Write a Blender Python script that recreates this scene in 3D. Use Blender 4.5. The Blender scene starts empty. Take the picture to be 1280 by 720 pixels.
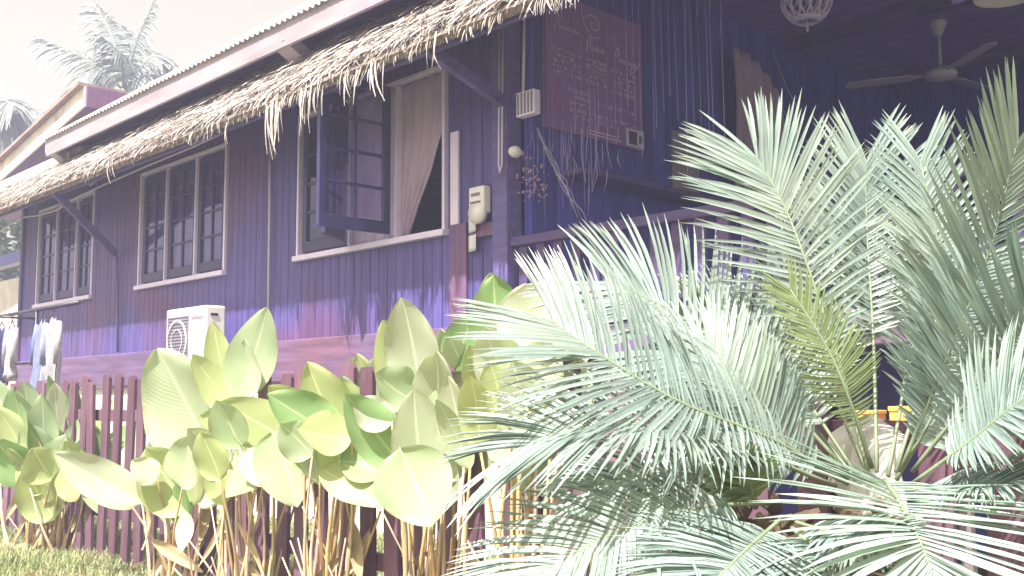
import bpy, bmesh, math, random
from math import sin, cos, pi, radians, sqrt
from mathutils import Vector as V, Matrix, noise

random.seed(7)
S = bpy.context.scene
C = S.collection

# ------------------------------------------------------------------ camera
F_PX, PITCH, ROLL = 1267.15, radians(6.027), radians(0.369)
EYE = 1.0
cam = bpy.data.cameras.new('camera'); camo = bpy.data.objects.new('camera', cam); C.objects.link(camo)
cam.sensor_width = 36; cam.lens = F_PX / 1280 * 36; cam.clip_start = .05; cam.clip_end = 3000
camo.matrix_world = Matrix.Translation((0, 0, EYE)) @ Matrix.Rotation(pi/2 + PITCH, 4, 'X') @ Matrix.Rotation(-ROLL, 4, 'Z')
S.camera = camo

# ------------------------------------------------------------------ world, sun, exposure
SUN_EL = radians(60); TO = V((-.56, -.83, 0)).normalized()
w = bpy.data.worlds.new('World'); S.world = w; w.use_nodes = True
nt = w.node_tree; bg = nt.nodes['Background']
sky = nt.nodes.new('ShaderNodeTexSky'); sky.sky_type = 'NISHITA'; sky.sun_disc = False
sky.sun_elevation = SUN_EL; sky.sun_rotation = math.atan2(TO.x, TO.y) % (2*pi)
sky.air_density = 1.0; sky.dust_density = 4.0; sky.ozone_density = .3
hs = nt.nodes.new('ShaderNodeHueSaturation'); hs.inputs['Saturation'].default_value = .12
mx = nt.nodes.new('ShaderNodeMix'); mx.data_type = 'RGBA'; mx.blend_type = 'MULTIPLY'; mx.inputs[0].default_value = 1
mx.inputs[7].default_value = (1.0, .905, .66, 1)
nt.links.new(sky.outputs[0], hs.inputs['Color']); nt.links.new(hs.outputs[0], mx.inputs[6])
nt.links.new(mx.outputs[2], bg.inputs[0]); bg.inputs[1].default_value = .102
sl = bpy.data.lights.new('sun', 'SUN'); sl.energy = 4.4; sl.angle = radians(.6); sl.color = (1, .95, .87)
so = bpy.data.objects.new('sun', sl); C.objects.link(so)
sd = V((TO.x*cos(SUN_EL), TO.y*cos(SUN_EL), sin(SUN_EL)))
so.rotation_euler = sd.to_track_quat('Z', 'Y').to_euler(); so.location = sd*30
S.view_settings.view_transform = 'Standard'; S.view_settings.look = 'None'
S.view_settings.exposure = 1.6; S.view_settings.gamma = 1

# ------------------------------------------------------------------ pixel helpers (directions only)
def ray(px, py):
    a, b = px-640, 360-py
    cr, sr = cos(ROLL), sin(ROLL)
    u, v = cr*a + sr*b, -sr*a + cr*b
    return V((u, F_PX*cos(PITCH) - v*sin(PITCH), F_PX*sin(PITCH) + v*cos(PITCH)))
def at(px, py, Y):                     # world point on the pixel's ray at ground distance Y
    r = ray(px, py); return V((0, 0, EYE)) + r*(Y/r.y)
YAW = radians(-45.62); HX, HY = -.584, 7.072
HM = Matrix.Translation((HX, HY, 0)) @ Matrix.Rotation(YAW, 4, 'Z'); HI = HM.inverted()
def hit(px, py, y):                    # local (x, z) on the house plane y
    o = HI @ V((0, 0, EYE)); d = HI.to_3x3() @ ray(px, py); t = (y-o.y)/d.y; p = o + d*t; return p.x, p.z
def hitx(px, py, x):
    o = HI @ V((0, 0, EYE)); d = HI.to_3x3() @ ray(px, py); t = (x-o.x)/d.x; p = o + d*t; return p.y, p.z

# ------------------------------------------------------------------ materials
def N(nt, t, **k):
    n = nt.nodes.new(t)
    for a, b in k.items(): setattr(n, a, b)
    return n
def mat(name, col, rough=.6, var=.25, scale=(6, 6, 6), bump=.15, rand=.12, spec=.3, col2=None, c2scale=1.2, c2w=.5, trans=0, tcol=None, detail=5, attr=None, dirt=0):
    m = bpy.data.materials.new(name); m.use_nodes = True; nt = m.node_tree; L = nt.links.new
    b = nt.nodes['Principled BSDF']; out = nt.nodes['Material Output']
    tc = N(nt, 'ShaderNodeTexCoord'); oi = N(nt, 'ShaderNodeObjectInfo'); mp = N(nt, 'ShaderNodeMapping')
    mul = N(nt, 'ShaderNodeMath', operation='MULTIPLY'); mul.inputs[1].default_value = 37
    L(oi.outputs['Random'], mul.inputs[0]); L(mul.outputs[0], mp.inputs['Location'])
    mp.inputs['Scale'].default_value = scale; L(tc.outputs['Object'], mp.inputs['Vector'])
    nz = N(nt, 'ShaderNodeTexNoise'); nz.inputs['Scale'].default_value = 1; nz.inputs['Detail'].default_value = detail; nz.inputs['Roughness'].default_value = .62
    L(mp.outputs[0], nz.inputs['Vector'])
    mr = N(nt, 'ShaderNodeMapRange'); mr.inputs[1].default_value = .28; mr.inputs[2].default_value = .72
    mr.inputs[3].default_value = 1-var; mr.inputs[4].default_value = 1+var; L(nz.outputs[0], mr.inputs[0])
    rr = N(nt, 'ShaderNodeMapRange'); rr.inputs[3].default_value = 1-rand; rr.inputs[4].default_value = 1+rand; L(oi.outputs['Random'], rr.inputs[0])
    m1 = N(nt, 'ShaderNodeMath', operation='MULTIPLY'); L(mr.outputs[0], m1.inputs[0]); L(rr.outputs[0], m1.inputs[1])
    base = N(nt, 'ShaderNodeMix', data_type='RGBA'); base.inputs[6].default_value = (*col, 1); base.inputs[7].default_value = (*(col2 or col), 1)
    if col2:
        ge = N(nt, 'ShaderNodeNewGeometry'); n2 = N(nt, 'ShaderNodeTexNoise'); n2.inputs['Scale'].default_value = c2scale; n2.inputs['Detail'].default_value = 4
        L(ge.outputs['Position'], n2.inputs['Vector'])
        r2 = N(nt, 'ShaderNodeMapRange'); r2.inputs[1].default_value = .62-c2w*.25; r2.inputs[2].default_value = .75-c2w*.15; L(n2.outputs[0], r2.inputs[0]); L(r2.outputs[0], base.inputs[0])
    else: base.inputs[0].default_value = 0
    vm = N(nt, 'ShaderNodeVectorMath', operation='SCALE'); L(base.outputs[2], vm.inputs[0]); L(m1.outputs[0], vm.inputs['Scale'])
    colout = vm.outputs[0]
    if attr:
        at_ = N(nt, 'ShaderNodeAttribute', attribute_name=attr); mm = N(nt, 'ShaderNodeMix', data_type='RGBA', blend_type='MULTIPLY'); mm.inputs[0].default_value = 1
        L(colout, mm.inputs[6]); L(at_.outputs['Color'], mm.inputs[7]); colout = mm.outputs[2]
    L(colout, b.inputs['Base Color'])
    b.inputs['Roughness'].default_value = rough; b.inputs['Specular IOR Level'].default_value = spec
    if bump:
        bp = N(nt, 'ShaderNodeBump'); bp.inputs['Strength'].default_value = bump; bp.inputs['Distance'].default_value = .01
        L(nz.outputs[0], bp.inputs['Height']); L(bp.outputs[0], b.inputs['Normal'])
    if trans:
        tl = N(nt, 'ShaderNodeBsdfTranslucent'); ms = N(nt, 'ShaderNodeMixShader'); ms.inputs[0].default_value = trans
        if tcol:
            tm = N(nt, 'ShaderNodeMix', data_type='RGBA', blend_type='MULTIPLY'); tm.inputs[0].default_value = 1; L(colout, tm.inputs[6]); tm.inputs[7].default_value = (*tcol, 1); L(tm.outputs[2], tl.inputs[0])
        else: L(colout, tl.inputs[0])
        L(b.outputs[0], ms.inputs[1]); L(tl.outputs[0], ms.inputs[2]); L(ms.outputs[0], out.inputs[0])
    return m
M = {}
M['plank'] = mat('shade tinted violet planks', (.098, .078, .285), .5, .28, (26, 26, 1.6), .25, .10, .35, (.15, .065, .17), .8, .6)  # violet of the shade is put into the board colour
M['dark_plank'] = mat('indigo planks', (.085, .076, .46), .5, .35, (22, 22, 1.6), .2, .25, .35)  # indigo of the dark interior is put into this colour
M['ceiling'] = mat('ceiling boards', (.25, .19, .54), .6, .25, (2, 14, 4), .1, .1, .2)  # carries the same indigo interior shade in its colour
M['maroon'] = mat('maroon timber', (.19, .10, .20), .55, .3, (20, 20, 2), .2, .15, .3, (.15, .09, .30), 1.5, .5)
M['base'] = mat('worn mauve base board', (.165, .105, .22), .6, .35, (1.5, 18, 18), .25, .1, .3, (.20, .10, .17), 1.3, .6)
M['rail'] = mat('dark violet rail', (.085, .07, .21), .55, .3, (3, 20, 20), .2, .15, .3, (.12, .065, .16), 1.4, .5)
M['beam'] = mat('violet beam', (.125, .10, .29), .55, .3, (3, 20, 20), .2, .12, .3)
M['sash'] = mat('dark blue window paint', (.028, .026, .11), .35, .2, (12, 12, 12), .08, .1, .5)
M['frame'] = mat('shade tinted white gloss', (.82, .73, 1.0), .4, .08, (9, 9, 9), .08, .05, .4)  # white paint, with the lilac of the shade put into its colour
M['fascia'] = mat('shade tinted fascia paint', (.36, .31, .36), .5, .2, (1.2, 9, 9), .1, .05, .3, (.30, .255, .32), 1.6, .4)  # mauve darkening of the shaded eave is put into this colour
M['zinc'] = mat('whitewashed zinc', (.80, .77, .70), .35, .12, (3, 3, 3), .05, .06, .5)
M['white'] = mat('white enamel', (.80, .78, .80), .4, .08, (5, 5, 5), .04, .04, .4)
M['plaster'] = mat('cream lime plaster', (.78, .72, .66), .8, .18, (3, 3, 3), .2, .05, .2, (.5, .42, .40), 2.2, .3)
M['grey'] = mat('grey metal', (.22, .20, .27), .45, .15, (9, 9, 9), .05, .08, .4)
M['darkmetal'] = mat('dark steel', (.035, .03, .06), .4, .2, (9, 9, 9), .05, .1, .5)
M['curtain'] = mat('blush cotton', (.66, .52, .70), .85, .14, (14, 14, 3), .25, .05, .1, None, trans=.25)
M['sheer'] = mat('sheer lilac cotton', (.74, .68, .86), .85, .12, (14, 14, 3), .2, .05, .1, None, trans=.3)
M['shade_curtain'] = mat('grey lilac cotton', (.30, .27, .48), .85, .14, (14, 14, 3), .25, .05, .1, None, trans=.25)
M['cloth'] = mat('white cotton', (.82, .80, .80), .85, .12, (16, 16, 16), .25, .05, .1, None, trans=.2)
M['shirtcloth'] = mat('off white shirt cotton', (.50, .48, .56), .85, .2, (16, 16, 16), .25, .1, .1, (.62, .60, .62), 9, .5, trans=.2)
M['bluecloth'] = mat('pale blue cotton', (.26, .30, .52), .85, .2, (16, 16, 16), .25, .1, .1, None, trans=.2)
M['sign'] = mat('purple vinyl', (.36, .18, .50), .35, .12, (4, 4, 4), .03, .03, .4)
M['ink'] = mat('lilac print', (.80, .72, .95), .6, .15, (30, 30, 30), 0, .1, .2)
M['ink2'] = mat('rose print', (.55, .16, .30), .6, .15, (30, 30, 30), 0, .1, .2)
M['string'] = mat('pale bead string', (.27, .23, .50), .5, .2, (20, 20, 20), 0, .25, .4)
M['fence'] = mat('mauve fence paint', (.145, .075, .115), .6, .35, (18, 18, 2.2), .3, .22, .25, (.18, .11, .16), 2.5, .5)
M['thatch_base'] = mat('old thatch', (.24, .19, .17), .9, .5, (30, 30, 30), .6, 0, .1)
M['thatch'] = mat('nipa straw', (.50, .445, .44), .75, .2, (30, 30, 30), .1, 0, .2, None, trans=.12, attr='Col')
M['fanpaint'] = mat('white fan enamel', (.62, .58, .66), .4, .08, (5, 5, 5), .02, .04, .4)
M['orange'] = mat('orange card', (.80, .42, .10), .7, .12, (8, 8, 8), .1, .1, .2)
M['bench'] = mat('grey timber', (.25, .20, .22), .7, .3, (3, 16, 16), .2, .1, .2)
M['cycad'] = mat('glaucous cycad leaf', (.29, .375, .365), .3, .2, (6, 6, 6), .05, .16, .65, (.34, .41, .37), 3, .5, .22, (.9, 1.1, .7), attr='Col')
M['newfrond'] = mat('young yellow green frond', (.24, .31, .15), .4, .15, (6, 6, 6), .05, .1, .4, None, trans=.35, attr='Col')
M['rachis'] = mat('frond midrib', (.20, .25, .16), .45, .2, (9, 9, 9), .05, .1, .4)
M['cone'] = mat('cycad trunk', (.14, .10, .075), .9, .5, (14, 14, 14), .8, .05, .1)
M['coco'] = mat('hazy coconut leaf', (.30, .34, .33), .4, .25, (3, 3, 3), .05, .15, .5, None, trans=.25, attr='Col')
M['bark'] = mat('palm bark', (.22, .19, .16), .9, .35, (8, 8, 2), .5, .1, .1)
M['tree'] = mat('far tree leaf', (.10, .16, .07), .5, .35, (3, 3, 3), 0, .1, .3, None, trans=.3, attr='Col')
M['stalk'] = mat('ochre stalk', (.55, .38, .20), .55, .35, (12, 12, 3), .1, .3, .3, (.58, .52, .28), 6, .6)
M['stalk_dry'] = mat('dry pinkish stalk', (.60, .45, .36), .7, .35, (14, 14, 3), .2, .3, .2)
M['soil'] = mat('lawn soil', (.12, .12, .06), .95, .4, (5, 5, 5), .5, 0, .1, (.20, .19, .10), 1.5, .5)
M['grass'] = mat('dry lawn grass', (.30, .37, .20), .6, .2, (3, 3, 3), 0, 0, .25, (.44, .46, .30), 1.3, .6, .3, attr='Col')
M['litter'] = mat('dry leaf', (.50, .40, .26), .8, .3, (9, 9, 9), .1, .3, .15, None, trans=.2)
M['tile'] = mat('brown roof sheet', (.36, .26, .24), .7, .3, (4, 4, 4), .2, .1, .2)
M['cable'] = mat('white cable', (.66, .60, .76), .5, .1, (9, 9, 9), 0, .05, .3)
M['twig'] = mat('dried twig', (.36, .31, .50), .8, .25, (20, 20, 20), .2, .2, .2)
M['driedflower'] = mat('dried flower', (.46, .30, .40), .9, .3, (30, 30, 30), .2, .2, .1)
M['floor'] = mat('veranda floor', (.17, .13, .26), .6, .3, (3, 14, 3), .2, .1, .3)
M['screen'] = mat('dark picture', (.06, .05, .06), .3, .5, (30, 30, 30), 0, 0, .4)

def leafmat(name, c1, c2, tw, vein):
    m = bpy.data.materials.new(name); m.use_nodes = True; nt = m.node_tree; L = nt.links.new
    b = nt.nodes['Principled BSDF']; out = nt.nodes['Material Output']
    uv = N(nt, 'ShaderNodeUVMap'); uv.uv_map = 'UVMap'; sp = N(nt, 'ShaderNodeSeparateXYZ'); L(uv.outputs[0], sp.inputs[0])
    ab = N(nt, 'ShaderNodeMath', operation='ABSOLUTE'); L(sp.outputs[0], ab.inputs[0])        # 0 at midrib .. 1 at edge
    k = N(nt, 'ShaderNodeMath', operation='MULTIPLY_ADD'); L(ab.outputs[0], k.inputs[0]); k.inputs[1].default_value = -.35; L(sp.outputs[1], k.inputs[2])
    sn = N(nt, 'ShaderNodeMath', operation='MULTIPLY'); L(k.outputs[0], sn.inputs[0]); sn.inputs[1].default_value = 150
    si = N(nt, 'ShaderNodeMath', operation='SINE'); L(sn.outputs[0], si.inputs[0])
    mid = N(nt, 'ShaderNodeMapRange'); mid.inputs[1].default_value = .0; mid.inputs[2].default_value = .07; mid.inputs[3].default_value = 1; mid.inputs[4].default_value = 0; L(ab.outputs[0], mid.inputs[0])
    oi = N(nt, 'ShaderNodeObjectInfo'); tc = N(nt, 'ShaderNodeTexCoord')
    nz = N(nt, 'ShaderNodeTexNoise'); nz.inputs['Scale'].default_value = 5; nz.inputs['Detail'].default_value = 5; L(tc.outputs['Object'], nz.inputs['Vector'])
    ad = N(nt, 'ShaderNodeMath', operation='MULTIPLY_ADD'); L(oi.outputs['Random'], ad.inputs[0]); ad.inputs[1].default_value = .6; 
    nn = N(nt, 'ShaderNodeMath', operation='MULTIPLY_ADD'); L(nz.outputs[0], nn.inputs[0]); nn.inputs[1].default_value = 1.6; nn.inputs[2].default_value = -.6; L(nn.outputs[0], ad.inputs[2])
    mc = N(nt, 'ShaderNodeMix', data_type='RGBA', clamp_factor=True); mc.inputs[6].default_value = (*c1, 1); mc.inputs[7].default_value = (*c2, 1); L(ad.outputs[0], mc.inputs[0])
    mv = N(nt, 'ShaderNodeMix', data_type='RGBA'); mv.inputs[7].default_value = (*vein, 1); L(mid.outputs[0], mv.inputs[0]); L(mc.outputs[2], mv.inputs[6])
    # scattered brown blemishes
    n3 = N(nt, 'ShaderNodeTexNoise'); n3.inputs['Scale'].default_value = 38; n3.inputs['Detail'].default_value = 3; L(tc.outputs['Object'], n3.inputs['Vector'])
    r3 = N(nt, 'ShaderNodeMapRange'); r3.inputs[1].default_value = .66; r3.inputs[2].default_value = .74; r3.inputs[4].default_value = .18; L(n3.outputs[0], r3.inputs[0])
    mb = N(nt, 'ShaderNodeMix', data_type='RGBA'); mb.inputs[7].default_value = (.36, .27, .10, 1); L(r3.outputs[0], mb.inputs[0]); L(mv.outputs[2], mb.inputs[6])
    n4 = N(nt, 'ShaderNodeTexNoise'); n4.inputs['Scale'].default_value = 11; n4.inputs['Detail'].default_value = 4; L(tc.outputs['Object'], n4.inputs['Vector'])
    e1 = N(nt, 'ShaderNodeMath', operation='MULTIPLY_ADD'); L(n4.outputs[0], e1.inputs[0]); e1.inputs[1].default_value = .9; L(ab.outputs[0], e1.inputs[2])
    e2 = N(nt, 'ShaderNodeMapRange'); e2.inputs[1].default_value = 1.40; e2.inputs[2].default_value = 1.52; e2.inputs[4].default_value = .4; L(e1.outputs[0], e2.inputs[0])
    me = N(nt, 'ShaderNodeMix', data_type='RGBA'); me.inputs[7].default_value = (.34, .22, .09, 1); L(e2.outputs[0], me.inputs[0]); L(mb.outputs[2], me.inputs[6]); mb = me
    L(mb.outputs[2], b.inputs['Base Color']); b.inputs['Roughness'].default_value = .42; b.inputs['Specular IOR Level'].default_value = .35
    bp = N(nt, 'ShaderNodeBump'); bp.inputs['Strength'].default_value = .10; bp.inputs['Distance'].default_value = .003; L(si.outputs[0], bp.inputs['Height']); L(bp.outputs[0], b.inputs['Normal'])
    tl = N(nt, 'ShaderNodeBsdfTranslucent'); ms = N(nt, 'ShaderNodeMixShader'); ms.inputs[0].default_value = tw
    tm = N(nt, 'ShaderNodeMix', data_type='RGBA', blend_type='MULTIPLY'); tm.inputs[0].default_value = 1; tm.inputs[7].default_value = (1, 1.05, .7, 1); L(mb.outputs[2], tm.inputs[6]); L(tm.outputs[2], tl.inputs[0])
    L(b.outputs[0], ms.inputs[1]); L(tl.outputs[0], ms.inputs[2]); L(ms.outputs[0], out.inputs[0])
    return m
M['leaf_g'] = leafmat('mid green blade', (.21, .36, .13), (.34, .49, .25), .3, (.55, .62, .36))
M['leaf_y'] = leafmat('yellow green blade', (.40, .49, .20), (.54, .60, .33), .35, (.75, .75, .45))
M['leaf_p'] = leafmat('pale sage blade', (.36, .48, .29), (.54, .63, .43), .3, (.7, .75, .55))
M['leaf_w'] = leafmat('glare white waxy blade', (.46, .52, .38), (.62, .66, .52), .3, (.85, .86, .66))  # pale wax plus sun glare, both put into the leaf colour

def glassmat():
    m = bpy.data.materials.new('window glass'); m.use_nodes = True; nt = m.node_tree; L = nt.links.new
    out = nt.nodes['Material Output']; nt.nodes.remove(nt.nodes['Principled BSDF'])
    t = N(nt, 'ShaderNodeBsdfTransparent'); t.inputs[0].default_value = (.84, .80, .95, 1)
    g = N(nt, 'ShaderNodeBsdfGlossy'); g.inputs['Roughness'].default_value = .04
    g.inputs[0].default_value = (.85, .82, 1, 1)
    fr = N(nt, 'ShaderNodeLayerWeight'); fr.inputs[0].default_value = .5
    pw_ = N(nt, 'ShaderNodeMath', operation='POWER'); L(fr.outputs['Facing'], pw_.inputs[0]); pw_.inputs[1].default_value = 4
    ad = N(nt, 'ShaderNodeMath', operation='MULTIPLY_ADD'); L(pw_.outputs[0], ad.inputs[0]); ad.inputs[1].default_value = .6; ad.inputs[2].default_value = .05
    ms = N(nt, 'ShaderNodeMixShader'); L(ad.outputs[0], ms.inputs[0]); L(t.outputs[0], ms.inputs[1]); L(g.outputs[0], ms.inputs[2]); L(ms.outputs[0], out.inputs[0])
    return m
M['glass'] = glassmat()

# ------------------------------------------------------------------ mesh helpers
class MB:
    def __init__(s): s.v = []; s.f = []; s.c = []; s.uv = None
    def box(s, x0, x1, y0, y1, z0, z1, mtx=None):
        n = len(s.v)
        for z in (z0, z1):
            for x, y in ((x0, y0), (x1, y0), (x1, y1), (x0, y1)):
                p = V((x, y, z)); s.v.append(mtx @ p if mtx else p)
        for f in ((3, 2, 1, 0), (4, 5, 6, 7), (0, 1, 5, 4), (1, 2, 6, 5), (2, 3, 7, 6), (3, 0, 4, 7)): s.f.append([n+i for i in f])
        return s
    def bar(s, a, b, w, h, up=V((0, 0, 1))):
        a, b = V(a), V(b); d = (b-a).normalized(); sx = d.cross(up)
        if sx.length < 1e-4: sx = d.cross(V((1, 0, 0)))
        sx.normalize(); sz = sx.cross(d); n = len(s.v)
        for p in (a, b):
            for i, j in ((-1, -1), (1, -1), (1, 1), (-1, 1)): s.v.append(p + sx*w/2*i + sz*h/2*j)
        for f in ((3, 2, 1, 0), (4, 5, 6, 7), (0, 1, 5, 4), (1, 2, 6, 5), (2, 3, 7, 6), (3, 0, 4, 7)): s.f.append([n+i for i in f])
        return s
    def tube(s, pts, r, k=6, cap=True):
        pts = [V(p) for p in pts]; n0 = len(s.v); m = len(pts)
        rr = r if isinstance(r, (list, tuple)) else [r]*m
        ref = None
        for i, p in enumerate(pts):
            t = (pts[min(i+1, m-1)] - pts[max(i-1, 0)])
            if t.length < 1e-9: t = V((0, 0, 1))
            t.normalize()
            if ref is None: ref = t.orthogonal().normalized()
            ref = (ref - t*ref.dot(t)).normalized(); bi = t.cross(ref)
            for j in range(k):
                a = 2*pi*j/k; s.v.append(p + (ref*cos(a) + bi*sin(a))*rr[i])
        for i in range(m-1):
            for j in range(k):
                s.f.append([n0+i*k+j, n0+i*k+(j+1) % k, n0+(i+1)*k+(j+1) % k, n0+(i+1)*k+j])
        if cap: s.f.append([n0+j for j in range(k)][::-1]); s.f.append([n0+(m-1)*k+j for j in range(k)])
        return s
    def lathe(s, prof, k=20, o=V((0, 0, 0))):
        n0 = len(s.v); m = len(prof)
        for r, z in prof:
            for j in range(k):
                a = 2*pi*j/k; s.v.append(V((r*cos(a), r*sin(a), z)) + o)
        for i in range(m-1):
            for j in range(k): s.f.append([n0+i*k+j, n0+i*k+(j+1) % k, n0+(i+1)*k+(j+1) % k, n0+(i+1)*k+j])
        return s
    def grid(s, fn, nu, nv):
        n0 = len(s.v)
        for i in range(nu+1):
            for j in range(nv+1): s.v.append(fn(i/nu, j/nv))
        for i in range(nu):
            for j in range(nv):
                a = n0+i*(nv+1)+j; s.f.append([a, a+nv+1, a+nv+2, a+1])
        return s
    def mesh(s, name, m, smooth=False):
        me = bpy.data.meshes.new(name); me.from_pydata([tuple(p) for p in s.v], [], s.f)
        if m: me.materials.append(m)
        if s.c:
            ca = me.color_attributes.new('Col', 'FLOAT_COLOR', 'POINT'); ca.data.foreach_set('color', [x for c in s.c for x in c])
        if s.uv:
            ul = me.uv_layers.new(name='UVMap'); li = [0]*len(me.loops); me.loops.foreach_get('vertex_index', li)
            ul.data.foreach_set('uv', [x for i in li for x in s.uv[i]])
        if smooth: me.polygons.foreach_set('use_smooth', [True]*len(me.polygons))
        me.update(); return me
    def build(s, name, m, parent=None, smooth=False, bevel=0, solid=0):
        o = bpy.data.objects.new(name, s.mesh(name, (M[m] if isinstance(m, str) else m), smooth)); C.objects.link(o); o.parent = parent
        if bevel:
            b = o.modifiers.new('bevel', 'BEVEL'); b.width = bevel; b.segments = 2; b.limit_method = 'ANGLE'
        if solid:
            b = o.modifiers.new('solid', 'SOLIDIFY'); b.thickness = solid; b.offset = 0
        return o
def tag(o, label, cat, group=None, kind=None):
    o['label'] = label; o['category'] = cat
    if group: o['group'] = group
    if kind: o['kind'] = kind
    return o
def struct(o): o['kind'] = 'structure'; return o
def thing(name, label, cat, loc=(0, 0, 0), group=None, mtx=None):
    o = bpy.data.objects.new(name, None); C.objects.link(o); o.empty_display_size = .2
    if mtx is not None: o.matrix_world = mtx
    else: o.location = loc
    return tag(o, label, cat, group)
cache = {}
def inst(name, key, maker, m, parent, loc, rot=(0, 0, 0), smooth=False):
    if key not in cache: cache[key] = maker().mesh(name, M[m], smooth)
    o = bpy.data.objects.new(name, cache[key]); C.objects.link(o); o.parent = parent; o.location = loc; o.rotation_euler = rot; return o
def plankmesh(w, t, h):                 # a board with eased edges, front towards -y
    def mk():
        b = MB(); c = .005
        prof = [(-w/2, t), (-w/2, c), (-w/2+c, 0), (w/2-c, 0), (w/2, c), (w/2, t)]
        for z in (0, h):
            for x, y in prof: b.v.append(V((x, y, z)))
        for i in range(5): b.f.append([i, i+1, i+7, i+6])
        b.f.append([5, 0, 6, 11]); b.f.append([5, 4, 3, 2, 1, 0]); b.f.append([6, 7, 8, 9, 10, 11]); return b
    return mk
def plank(parent, x, y, z, w, t, h, m='plank', rot=(0, 0, 0)):
    w, t, h = round(w, 3), round(t, 3), round(h, 3)
    return inst('plank', ('pl', w, t, h, m), plankmesh(w, t, h), m, parent, (x, y, z), rot)
HN = bpy.data.objects   # shorthand

# ------------------------------------------------------------------ ground
g = MB(); 
def gz(x, y): return .03*noise.noise(V((x*.35, y*.35, 0)))
g.grid(lambda a, b: V((-14+28*a, 0+30*b, gz(-14+28*a, 30*b))), 56, 60)
R = 900; n = len(g.v)
outer = [(-R, -R), (R, -R), (R, R), (-R, R)]; inn = [(-14, 0), (14, 0), (14, 30), (-14, 30)]
for p in inn+outer: g.v.append(V((*p, -.012)))
for i in range(4): j = (i+1) % 4; g.f.append([n+i, n+4+i, n+4+j, n+j])
struct(g.build('ground', 'soil', None, True))

# ------------------------------------------------------------------ house
house = thing('wooden_house', 'long violet timber house with open veranda, zinc roof and thatched awning', 'house', mtx=HM)
XL = hit(25, 400, 0)[0]; XC = .771                    # far end and corner of the plank wall
XV = 7.0; YB = 5.6                                    # veranda end, house depth
ZF, ZC = 1.39, 4.135                                  # floor and ceiling
ZS, ZT = 2.12, 3.32                                   # window sill and head
XR0 = hit(61, 185, -.5)[0]
WIN = [(-1.689, .178), (-4.694, -2.894), (-7.59, -5.886)]
MB().box(XL+.05, XC-.05, .03, YB, -.1, 1.115).build('foundation', 'plaster', house, bevel=.01)
MB().box(XL, XC+.03, -.025, .09, 1.12, 1.46).build('base_beam', 'base', house, bevel=.008)
MB().box(XL+.02, XV, .095, YB, 1.30, ZF).build('floor', 'floor', house)
# plank wall: backing with window holes, boards as pieces
b = MB(); xs = [XL] + [x for w_ in reversed(WIN) for x in w_] + [XC]
for i in range(0, len(xs), 2): b.box(xs[i], xs[i+1], .024, .09, ZF+.07, 3.72)
for x0, x1 in WIN: b.box(x0, x1, .024, .09, ZF+.07, ZS); b.box(x0, x1, .024, .09, ZT, 3.72)
wall = b.build('wall', 'plank', house)
pw = .104; x = XL+.11
while x < XC-.12:
    inw = None
    for x0, x1 in WIN:
        if x0-.02 < x < x1+.02: inw = 1
    jit = random.uniform(-.002, .002)
    if inw:
        plank(wall, x, .0+jit, 1.462, pw-.006, .022, ZS-1.462-.02); plank(wall, x, .0+jit, ZT+.03, pw-.006, .022, .36)
    else: plank(wall, x, .0+jit, 1.462, pw-.006, .022, 2.25)
    x += pw
MB().box(XL-.02, XL+.055, -.03, .1, 1.463, 3.7).build('corner_board', 'plank', house, bevel=.006)
MB().box(XC-.07, XC+.07, -.05, .09, 1.2, 4.12).build('corner_post', 'beam', house, bevel=.008)
for px0, px1, py0, py1, m in ((563, 573, 166, 280, 'frame'), (562, 583, 282, 420, 'maroon')):
    xa, zt_ = hit(px0, py0, -.02); xb, zb_ = hit(px1, py1, -.02)
    MB().box(xa, xb, -.024, -.003, max(zb_, 1.465), zt_).build('trim_board', m, house, bevel=.004)
xa, za = hit(588, 282, -.02); xb, zb_ = hit(628, 292, -.02)
MB().box(xa, xb, -.03, -.003, za-.09, za).build('door_rail', 'maroon', house, bevel=.004)
xa, za = hit(620, 282, -.03); xb, zb_ = hit(625, 400, -.03)
MB().box(xa, xb, -.036, -.003, 1.465, za-.07).build('door_stile', 'frame', house, bevel=.003)
# rear and end walls, gables
b = MB(); b.box(XL+.05, XV, YB-.1, YB, ZF, 3.7); b.box(XR0+.35, XV, YB-.1, YB, 3.7, 4.2); b.box(XL, XL+.05, .1, YB-.1, ZF, 3.7); b.box(XC+.11, XC+.14, .1, YB-.1, ZF, 4.13)
b.build('inner_wall', 'dark_plank', house)
MB().box(XL+.055, XC+.1, .1, YB-.1, 3.70, 3.73).build('room_ceiling', 'ceiling', house)
b = MB()
for y_, z_ in ((-.34, 3.66), (3.2, 4.15), (3.2, 4.21), (-.34, 3.72)):
    for x_ in (XL-.35, XR0+.5): b.v.append(V((x_, y_, z_)))
b.f += [[0, 1, 3, 2], [2, 3, 5, 4], [4, 5, 7, 6], [6, 7, 1, 0], [0, 2, 4, 6], [7, 5, 3, 1]]
b.build('low_roof', 'tile', house)
MB().box(XL-.35, XR0+.2, -.37, -.345, 3.60, 3.70).build('low_fascia', 'plaster', house, bevel=.003)

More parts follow.
